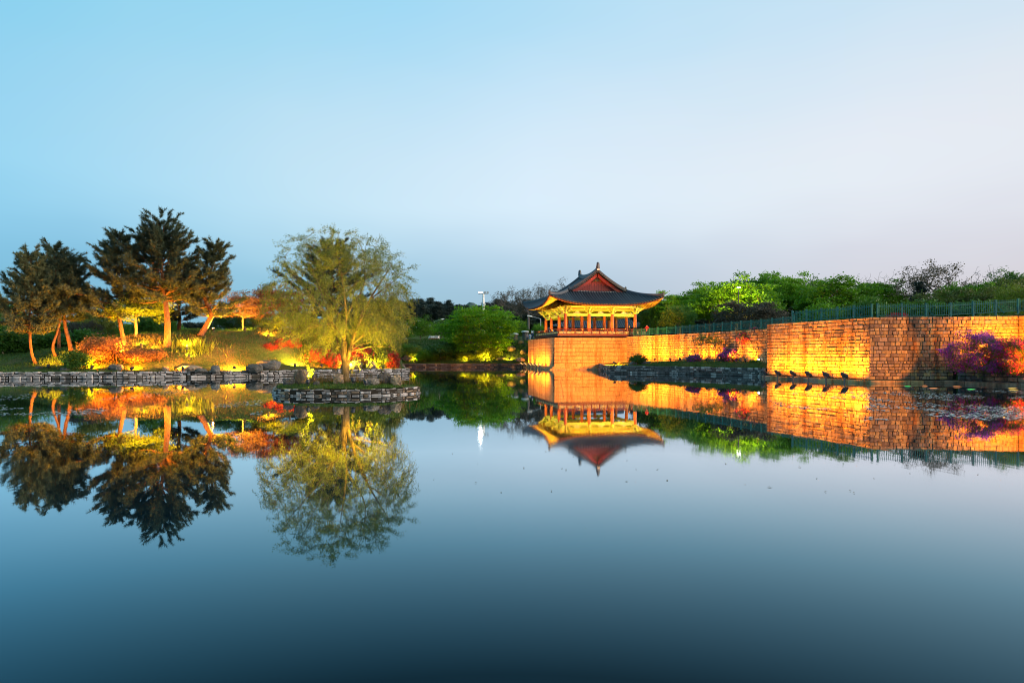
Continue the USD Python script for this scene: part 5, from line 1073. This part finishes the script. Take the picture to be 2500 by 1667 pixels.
boulder('rock under the dark ledge bush', 1546, 886, 20, 10, 79.2, 19); boulder('pale rock on the ledge right of the dark bush', 1576, 884, 24, 8, 79.6, 20); boulder('grey rock at the foot of the leaning tree', 1768, 884, 22, 16, 74.0, 21); boulder('dark rock beside the starry lamp', 1815, 885, 18, 14, 71.5, 22)
def islet_rock(label, px, py_base, w, h, d, seed, m=None):
    k = d / FPX; x = X(px, d); rng = np.random.default_rng(seed); v, f = rock(rng, (w * k, w * k * .8, h * k * 1.1), seed, .34); single('rock', (v + [x, d, islet_z(x, d) + h * k * .42], f), m or M_rock, label, 'rock', smooth=22)
islet_rock('tall craggy rock on the left of the islet', 735, 943, 34, 40, 38.6, 31, M_brown); islet_rock('dark low rock at the left end of the islet', 704, 942, 24, 18, 38.4, 32, M_dark); islet_rock('small pale rock in the islet grass', 773, 944, 15, 11, 37.6, 33); islet_rock('brown rock against the willow trunk', 826, 940, 26, 26, 38.0, 34, M_brown); islet_rock('broad mossy rock right of the islet lamp', 906, 943, 40, 18, 38.0, 35); islet_rock('dark rough rock right of the mossy one', 938, 938, 34, 30, 38.9, 36, M_dark); islet_rock('brown rock at the right end of the islet', 968, 940, 26, 26, 38.6, 37, M_brown); islet_rock('dark rock behind the tall craggy rock', 760, 934, 24, 26, 40.0, 38, M_dark)

# ------------------------------------------------------------------ grass, reeds, lily pads
def blades(xy, zf, rng, h, w, m, name, group=None):
    n = len(xy); z = zf(xy[:, 0], xy[:, 1]); b = np.c_[xy, z - .02]; a = rng.uniform(0, 6.28, n); s = np.c_[np.cos(a), np.sin(a), 0 * a] * w * rng.uniform(.6, 1.3, (n, 1)); lean = rng.normal(size=(n, 3)) * [.3, .3, 0]; L_ = h * rng.uniform(.5, 1.3, (n, 1))
    v = np.stack([b - s, b + s, b + (lean + UZ) * L_], 1).reshape(-1, 3); single(name, (v, np.arange(3 * n).reshape(-1, 3)), m, kind='stuff')
rgx = np.random.default_rng(3)
def scatter(n, px0, px1, d0, d1, test=None):
    px = rgx.uniform(px0, px1, n); d = rgx.uniform(d0, d1, n); q = np.c_[(px - 1250) * d / FPX, d]; q = q[~shapely.contains_xy(pondE, q[:, 0], q[:, 1])]
    return q if test is None else q[test(q)]
q = scatter(60000, -60, 980, 60, 80); dry = meshkit.noise(np.c_[q * .18, q[:, :1] * 0]) + .035 * np.clip(q[:, 0] + 33, -12, 9)
blades(q[dry <= .52], h_land, rgx, .17, .03, M_grass, 'grass'); blades(q[dry > .52], h_land, rgx, .15, .03, M_drygrass, 'dry_grass')
blades(scatter(14000, 940, 1295, 110.5, 127), h_land, rgx, .25, .05, M_grass, 'grass'); blades(scatter(9000, 1490, 1880, 66, 82, lambda q: ~shapely.contains_xy(plateauE, q[:, 0], q[:, 1])), h_land, rgx, .16, .035, M_grass, 'grass')
blades(scatter(7000, 1560, 2500, 52, 95, lambda q: shapely.contains_xy(plateauE, q[:, 0], q[:, 1])), h_land, rgx, .2, .04, M_grass, 'grass')
q = np.c_[rgx.normal(X(465, 67), 1.1, 600), rgx.normal(67.2, .5, 600)]; blades(q, h_land, rgx, .55, .03, M_yellow, 'reeds')
a_, k_ = rgx.uniform(0, 6.28, 7000), np.sqrt(rgx.uniform(0, .86, 7000)); q = np.c_[IX + IA * k_ * np.cos(a_) * .96, IY + IB * k_ * np.sin(a_)]
blades(q, lambda x, y: .37 + .23 * (1 - np.minimum(((x - IX) / IA) ** 2 + ((y - IY) / IB) ** 2, 1)), rgx, .16, .016, M_grass, 'grass')
q = np.c_[rgx.normal(X(800, 38.6), .9, 500), rgx.normal(38.9, .5, 500)]; blades(q, lambda x, y: 0 * x + .6, rgx, .55, .014, M_drygrass, 'reeds')
q = np.c_[rgx.normal(X(925, 38.8), .8, 500), rgx.normal(39.1, .4, 500)]; blades(q, lambda x, y: 0 * x + .55, rgx, .5, .014, M_drygrass, 'reeds')
def pads(n, px0, px1, py0, py1, seed, thr, size):
    rng = np.random.default_rng(seed); px = rng.uniform(px0, px1, n); py = rng.uniform(py0, py1, n); d = CAM_Z * FPX / (py - HORIZON); x = (px - 1250) * d / FPX
    nz = meshkit.fbm(np.c_[x * .35, d * .16, 0 * x + seed]); ok = (nz > thr) & shapely.contains_xy(pond.buffer(-.8), x, d) & ((((x - IX) / (IA + .4)) ** 2 + ((d - IY) / (IB + .4)) ** 2) > 1); mb = MB(); an = np.linspace(.25, 6.03, 9)
    for X_, Y_ in zip(x[ok], d[ok]):
        r = size * rng.uniform(.55, 1.3); tilt = rng.normal(size=2) * .05; rot = rng.uniform(0, 6.28); c = np.c_[r * np.cos(an + rot), r * np.sin(an + rot)]; z = .012 + np.abs(c @ tilt) + rng.uniform(0, .012, len(an)); mb.add(np.vstack([[X_, Y_, .010], np.c_[c + [X_, Y_], z]]), [(0, i + 1, i + 2) for i in range(len(an) - 1)])
    return mb
single('lily_pads', pads(2600, 0, 640, 938, 1014, 4, .545, .06), M_lily, kind='stuff'); single('lily_pads', pads(2600, 2110, 2520, 953, 1026, 9, .44, .06), M_lily, kind='stuff'); single('lily_pads', pads(500, 1880, 2140, 958, 1012, 12, .50, .07), M_lily, kind='stuff')

# bits of leaf and twig adrift on the still water
rng = np.random.default_rng(61); mb = MB(); px = rng.uniform(1000, 2450, 150); py = 905 + 300 * rng.random(150) ** 1.6; dd = CAM_Z * FPX / (py - HORIZON); xx = (px - 1250) * dd / FPX
ok = shapely.contains_xy(pond.buffer(-.6), xx, dd)
for x_, y_ in zip(xx[ok], dd[ok]):
    r = rng.uniform(.018, .05); a = rng.uniform(0, 3.14); u = np.array([math.cos(a), math.sin(a), 0]) * r; v_ = np.array([-math.sin(a), math.cos(a), 0]) * r * .45; c = np.array([x_, y_, .008]); mb.add([c - u, c + v_ + UZ * .006, c + u, c - v_ + UZ * .004], [(0, 1, 2, 3)])
single('floating_leaves', mb, M_drygrass, kind='stuff')

# ------------------------------------------------------------------ the dark wood on the rise behind
pi = UsdGeom.PointInstancer.Define(stage, '/World/distant_wood'); tag(pi.GetPrim(), None, None, None, 'stuff')
pos, sc, ix, ori = [], [], [], []; rf_ = np.random.default_rng(17)
for row, (d, top) in enumerate(((200, 752), (215, 744), (232, 738), (252, 734))):
    for px in np.arange(880, 1420, 13):
        px_ = px + rf_.uniform(-5, 5); x = X(px_, d + rf_.uniform(-6, 6)); z = float(h_land(x, d)); dip = 14 * math.exp(-((px_ - 1150) / 26) ** 2) if row > 0 else 18 * math.exp(-((px_ - 1150) / 26) ** 2); tp = top + rf_.uniform(-6, 10) + dip - 6 * math.exp(-((px_ - 1010) / 60) ** 2) ; zt = CAM_Z - (tp - HORIZON) * d / FPX
        s = (zt - z) / 10; pos.append((x, d + rf_.uniform(-6, 6), z - .2)); sc.append((s * 1.25, s * 1.25, s)); ix.append(int(rf_.integers(2))); a = rf_.uniform(0, 3.14); ori.append(Gf.Quath(math.cos(a), 0, 0, math.sin(a)))
for d, px0, px1, top, st in ((150, -40, 640, 796, 14), (170, 1560, 2540, 735, 20)):
    for px in np.arange(px0, px1, st):
        x = X(px, d); z = float(h_land(x, d)); zt = CAM_Z - (top + rf_.uniform(-12, 12) - HORIZON) * d / FPX; s = max((zt - z) / 7.2, .3); pos.append((x, d + rf_.uniform(-5, 5), z - 2.8 * s)); sc.append((s * 1.7, s * 1.7, s)); ix.append(int(rf_.integers(2))); ori.append(Gf.Quath(1, 0, 0, 0))
for kk in ('pine', 'pine_b'):
    pp = UsdGeom.Xform.Define(stage, f'/World/distant_wood/{kk}'); pp.GetPrim().GetReferences().AddInternalReference(K[kk][0])
pi.CreatePrototypesRel().SetTargets(['/World/distant_wood/pine', '/World/distant_wood/pine_b'])
pi.CreatePositionsAttr(Vt.Vec3fArray([Gf.Vec3f(*map(float, p)) for p in pos])); pi.CreateScalesAttr(Vt.Vec3fArray([Gf.Vec3f(*map(float, p)) for p in sc])); pi.CreateProtoIndicesAttr(Vt.IntArray(ix)); pi.CreateOrientationsAttr(Vt.QuathArray(ori))

# ------------------------------------------------------------------ ground floodlights
def gl(label, px, py, tgt_px, tgt_py, tgt_d, k, color=AMBER, cone=60, d=None, size=.13, soft=.7):
    p = on_ground(px, py) if d is None else G(px, d); return ground_flood(label, p, P(tgt_px, tgt_py, tgt_d), k, color, size, None, cone, soft)
gl('dark lamp at the foot of the left orange bush', 224, 896, 246, 866, 63.9, 225, WARM, 95, 61.7)
gl('dark lamp before the bare shrub, half hidden by the flat-topped rock', 268, 896, 286, 850, 63.4, 130, WARM, 95, 61.7)
gl('dark lamp at the foot of the right orange bush', 322, 893, 342, 876, 64.0, 210, WARM, 95, 61.8)
gl('dark lamp beside the long orange slab, lighting the biggest pine', 446, 890, 412, 780, 67.0, 427, AMBER, 75, 62.6)
gl('dark lamp below the dry grass slope beside the grey boulders', 572, 892, 575, 850, 70.0, 538, AMBER, 95, 64.6)
gl('small lamp in the yellow-lit reeds below the biggest pine', 461, 861, 470, 846, 67.2, 24, GOLD, 90, 65.6)
gl('bright lamp on the crest under the S-shaped pine', 521, 811, 498, 740, 69.0, 896, AMBER, 80, 70.5)
gl('lamp under the vase-shaped bronze tree', 598, 810, 592, 760, 73.4, 112, GOLD, 95, 71.6)
gl('lamp hidden behind the bare shrub, lighting the tall curving pine', 300, 846, 292, 740, 66.4, 616, AMBER, 70, 64.6)
gl('lamp at the foot of the leaning pine near the left lawn', 118, 886, 110, 790, 64.4, 360, AMBER, 70, 62.0)
gl('lamp between the pines, lighting the forked pale tree', 345, 846, 332, 760, 68.2, 160, GOLD, 80, 65.8)
gl('lamp on the mound left of the biggest pine, aimed into the crowns', 372, 858, 372, 700, 66.8, 510, AMBER, 85, 65.0)
gl('lamp on the mound between the biggest and the S-shaped pine', 456, 846, 470, 690, 68.5, 510, AMBER, 85, 66.6)
gl('lamp on the left lawn below the third pale pine trunk', 160, 886, 150, 720, 65.5, 288, AMBER, 85, 62.2)
gl('dark lamp in the middle of the red azaleas', 785, 888, 775, 868, 71.6, 64, AMBER, 100, 69.6)
gl('dark lamp under the hanging willow strands on the bank', 936, 886, 925, 850, 75.0, 96, GOLD, 100, 72.0)
gl('lamp on the bank below the yellow-green trees behind the willow', 720, 890, 725, 800, 76.0, 547, GOLD, 80, 68.4)
gl('lamp on the bank behind the willow trunk', 850, 890, 830, 790, 79.0, 405, GOLD, 80, 70.2)
gl('lamp at the foot of the reddish maple', 655, 872, 660, 760, 76.5, 302, AMBER, 80, 71.0)
p = np.array([X(862, 37.7), 37.7, islet_z(X(862, 37.7), 37.7)]); ground_flood('glaring lamp in the islet grass right of the willow trunk', p, P(838, 800, 38.9), 4, GOLD, .12, None, 70, .8)
p = np.array([X(893, 37.2), 37.2, islet_z(X(893, 37.2), 37.2)]); ground_flood('second lamp in the islet grass, aimed at the willow crown', p, P(868, 700, 38.6), 420, GOLD, .10, None, 62, .9)
p = np.array([X(752, 37.4), 37.4, islet_z(X(752, 37.4), 37.4)]); ground_flood('lamp behind the small pale islet rock, aimed at the left of the willow crown', p, P(770, 730, 38.6), 400, GOLD, .10, None, 60, .9)
gl('lamp at the left foot of the round green tree', 1136, 882, 1136, 866, 114.2, 81, GOLD, 100, 111.8)
gl('lamp at the right foot of the round green tree', 1186, 879, 1186, 856, 114.6, 120, GOLD, 100, 112.0)
gl('lamp higher on the slope by the yellow-lit bush', 1212, 856, 1216, 830, 121, 180, GOLD, 100, 116.5)
gl('lamp low on the slope near the platform', 1244, 880, 1245, 866, 117, 120, GOLD, 100, 112.2)
gl('lamp behind the pink azalea on the far shore', 1012, 881, 1012, 862, 114, 52, GOLD, 100, 111.4)
for px, d, tx, k, lab in ((1513, 83.0, 1470, 1150, 'lamp at the left end of the ledge, aimed at the platform front'), (1500, 80.5, 1420, 1450, 'lamp on the ledge corner, aimed along the platform front')):
    gl(lab, px, 880, tx, 856, 95.0, k, WARM, 85, d, .15)
ILM = [(1562, 90.0, 'behind the dark ledge bush'), (1598, 86.6, 'right of the pale ledge rock'), (1636, 83.6, 'left of the small round purple azalea'), (1660, 81.0, 'just left of the round purple azalea'), (1700, 78.2, 'right of the round purple azalea'), (1728, 76.4, 'left of the leaning tree'), (1772, 74.0, 'behind the leaning tree'), (1812, 72.0, 'behind the larger purple azalea'), (1846, 69.4, 'nearest the tall yellow wall')]
a, b = np.array(INNER[1]), np.array(INNER[2])
for px, d, lab in ILM:
    x_wall = np.interp(d, [67.4, 85.8, 95.3], [25.3, 20.1, 16.0]); x = X(px, d); x = min(x, x_wall - 1.0); p = np.array([x, d, float(h_land(x, d))])
    ground_flood('lamp lighting the orange striped wall, ' + lab, p, (x_wall, d + .5, 3.4), 105, WARM, .12, None, 75, .8)
p = np.array([X(1852, 68.6), 68.6, float(h_land(X(1852, 68.6), 68.6))]); t = ground_flood('starry bright lamp facing the camera on the end of the ledge', p, (22, 90, 3.0), 60, WARM, .13, None, 60)
part(t, 'bulb', trimesh.creation.icosphere(2, .085).apply_translation(p + UZ * .36 - np.array([.06, .22, 0])), M_lensw)
for px, d, tx, ty, td, k, lab in ((2452, 50.6, 2462, 840, 48.6, 240, 'lamp hidden behind the red-lit azalea'), (2556, 46.9, 2455, 850, 48.4, 420, 'lamp on the terrace edge, shining on the red-lit azalea'), (2478, 49.6, 2470, 800, 52.5, 420, 'lamp at the right edge, aimed at the wall behind the azaleas'), (2300, 49.0, 2240, 800, 52.5, 0, '')):
    if k: gl(lab, px, 900, tx, ty, td, k, WARM, 100, d)

# ------------------------------------------------------------------ people by the pavilion
M_skin = plain('skin', (.45, .28, .20), .6); M_hair = plain('dark_hair', (.02, .017, .015), .5); M_darkcloth = plain('dark_cloth', (.025, .025, .03), .85); M_navy = plain('navy_cloth', (.02, .06, .11), .85)
M_redcloth = plain('red_cloth', (.45, .03, .05), .8); M_pinkcloth = plain('pale_pink_cloth', (.62, .35, .36), .8); M_jeans = plain('denim', (.05, .07, .12), .85); M_bluewhite = plain('pale_blue_cloth', (.45, .58, .72), .8); M_shoe = plain('shoe_leather', (.03, .028, .026), .6)
def hullset(pairs, edge=.035, rounds=6):
    """bones as hulls of two spheres, joined and smoothed into one surface"""
    out = None
    for (a, ra), (b, rb) in pairs:
        s = [m3.Manifold.sphere(r, 14).translate(tuple(map(float, p))) for p, r in ((a, ra), (b, rb))]; h = m3.Manifold.batch_hull(s); out = h if out is None else out + h
    m = out.refine_to_length(edge).to_mesh(); t = trimesh.Trimesh(m.vert_properties[:, :3], m.tri_verts); trimesh.smoothing.filter_taubin(t, iterations=rounds); return t
def person(label, loc, face, H, top_m, leg_m, arms='down', hair_m=None, hat=None, stride=.06):
    """face: heading in degrees (0 looks along +y); arms: down, holding (both hands before the chest) or raised (hands at the face)"""
    t = thing('person', label, 'person', loc, rotz=face); k = H / 1.70; J = lambda x, y, z: np.array([x, y, z]) * k
    hip, knee, ank = [J(s * .09, 0, .90) for s in (-1, 1)], [J(s * .10, .03 + s * stride * .5, .49) for s in (-1, 1)], [J(s * .105, s * stride, .085) for s in (-1, 1)]
    sh = [J(s * .185, 0, 1.40) for s in (-1, 1)]
    if arms == 'down': el, wr = [J(s * .245, -.02, 1.13) for s in (-1, 1)], [J(s * .25, .06, .88) for s in (-1, 1)]
    elif arms == 'holding': el, wr = [J(s * .25, .02, 1.14) for s in (-1, 1)], [J(s * .08, .24, 1.16) for s in (-1, 1)]
    else: el, wr = [J(s * .27, .14, 1.24) for s in (-1, 1)], [J(s * .09, .20, 1.50) for s in (-1, 1)]
    r = lambda v: v * k; head = J(0, .01, 1.59); B = []
    B += [((J(0, 0, .95), r(.125)), (J(0, -.01, 1.12), r(.115))), ((J(0, -.01, 1.12), r(.115)), (J(0, -.01, 1.33), r(.125))), ((sh[0], r(.065)), (sh[1], r(.065))), ((J(0, 0, 1.40), r(.055)), (J(0, .01, 1.50), r(.052)))]
    for i in (0, 1): B += [((hip[i], r(.095)), (knee[i], r(.058))), ((knee[i], r(.058)), (ank[i], r(.040))), ((ank[i], r(.042)), (ank[i] + J(0, .13, -.045), r(.036))), ((sh[i], r(.058)), (el[i], r(.042))), ((el[i], r(.042)), (wr[i], r(.028)))]
    B += [((head + J(0, -.01, .02), r(.092)), (head + J(0, .03, -.05), r(.070))), ((head + J(0, .08, -.01), r(.016)), (head + J(0, .095, -.03), r(.018))), ((head + J(-.085, 0, -.01), r(.022)), (head + J(.085, 0, -.01), r(.022))), ((head + J(-.022, .078, -.066), r(.012)), (head + J(.022, .078, -.066), r(.012)))]
    for i in (0, 1):                                   # hands: palm, four unequal bent fingers, thumb from the palm's side
        d = unit(wr[i] - el[i]); s = (-1, 1)[i]; side = unit(np.cross(d, J(0, 1, .2))); n = np.cross(side, d); palm = wr[i] + d * r(.055); B.append(((wr[i], r(.030)), (palm + d * r(.02), r(.036))))
        for q, ln in ((-1.5, .058), (-.5, .070), (.5, .066), (1.5, .052)):
            a = palm + d * r(.04) + side * r(.019) * q; b = a + d * r(ln * .55) + n * r(.008); c = b + d * r(ln * .35) + n * r(.026); B += [((a, r(.0105)), (b, r(.0095))), ((b, r(.0095)), (c, r(.0085)))]
        a = palm - side * r(.03) * s; B.append(((a, r(.012)), (a - side * r(.028) * s + d * r(.035), r(.010))))
    part(t, 'body', hullset(B, .03 * k, 4), M_skin, smooth=60, local=True)
    T = [((J(0, 0, .93), r(.150)), (J(0, -.01, 1.12), r(.138))), ((J(0, -.01, 1.12), r(.138)), (J(0, -.01, 1.34), r(.145))), ((sh[0], r(.082)), (sh[1], r(.082)))]
    for i in (0, 1): T += [((sh[i], r(.078)), (el[i], r(.060))), ((el[i], r(.060)), (wr[i] - unit(wr[i] - el[i]) * r(.03), r(.044)))]
    part(t, 'jacket', hullset(T, .05 * k), top_m, smooth=60, local=True)
    Lg = [((J(-.05, 0, .92), r(.128)), (J(.05, 0, .92), r(.128)))]
    for i in (0, 1): Lg += [((hip[i], r(.112)), (knee[i], r(.074))), ((knee[i], r(.074)), (ank[i] + J(0, 0, .03), r(.058)))]
    part(t, 'trousers', hullset(Lg, .05 * k), leg_m, smooth=60, local=True)
    for i in (0, 1): part(t, 'shoe', hullset([((ank[i] + J(0, -.02, -.035), r(.050)), (ank[i] + J(0, .14, -.045), r(.042)))], .04 * k, 2), M_shoe, smooth=60, local=True)
    part(t, 'hair', hullset([((head + J(0, -.028, .045), r(.092)), (head + J(0, -.045, -.03), r(.080))), ((head + J(0, .035, .075), r(.060)), (head + J(0, -.03, .06), r(.085)))], .04 * k, 3), hair_m or M_hair, smooth=60, local=True)
    for i in (-1, 1): part(t, 'eye', trimesh.creation.icosphere(1, r(.011)).apply_translation(head + J(i * .034, .088, .012)), M_hair, local=True)
    if hat is not None: part(t, 'cap', hullset([((head + J(0, -.01, .06), r(.098)), (head + J(0, .02, .065), r(.090))), ((head + J(0, .09, .055), r(.03)), (head + J(0, .14, .045), r(.024)))], .04 * k, 2), hat, smooth=60, local=True)
    return t
zq = lambda x, y: float(h_plateau(x, y))
x, y = X(1580, 93.2), 93.2; person('person in red jacket and jeans standing behind the fence with raised hands', (x, y, zq(x, y)), 160, 1.68, M_redcloth, M_jeans, 'raised')
x, y = X(1537.5, 96.0), 96.0; person('person in dark clothes by the pavilion railing, facing left, hands at chest', (x, y, zq(x, y)), 80, 1.72, M_darkcloth, M_darkcloth, 'holding')
x, y = X(1551, 95.8), 95.8; person('person in dark coat next to the right front column', (x, y, zq(x, y)), 200, 1.70, M_darkcloth, M_darkcloth, 'down')
x, y = X(1300, 124.5), 124.5; z = float(h_land(x, y)); person('distant person in navy with a white cap near the platform', (x, y, z), 170, 1.75, M_navy, M_navy, 'down', hat=M_white)
x, y = X(1294, 124.2), 124.2; z = float(h_land(x, y)); person('distant person in pale blue, left of the white cap', (x, y, z), 190, 1.40, M_bluewhite, M_bluewhite, 'holding')
x, y = X(1287, 125.0), 125.0; z = float(h_land(x, y)); person('distant person in pale pink, leftmost of the far three', (x, y, z), 150, 1.35, M_pinkcloth, M_jeans, 'down')
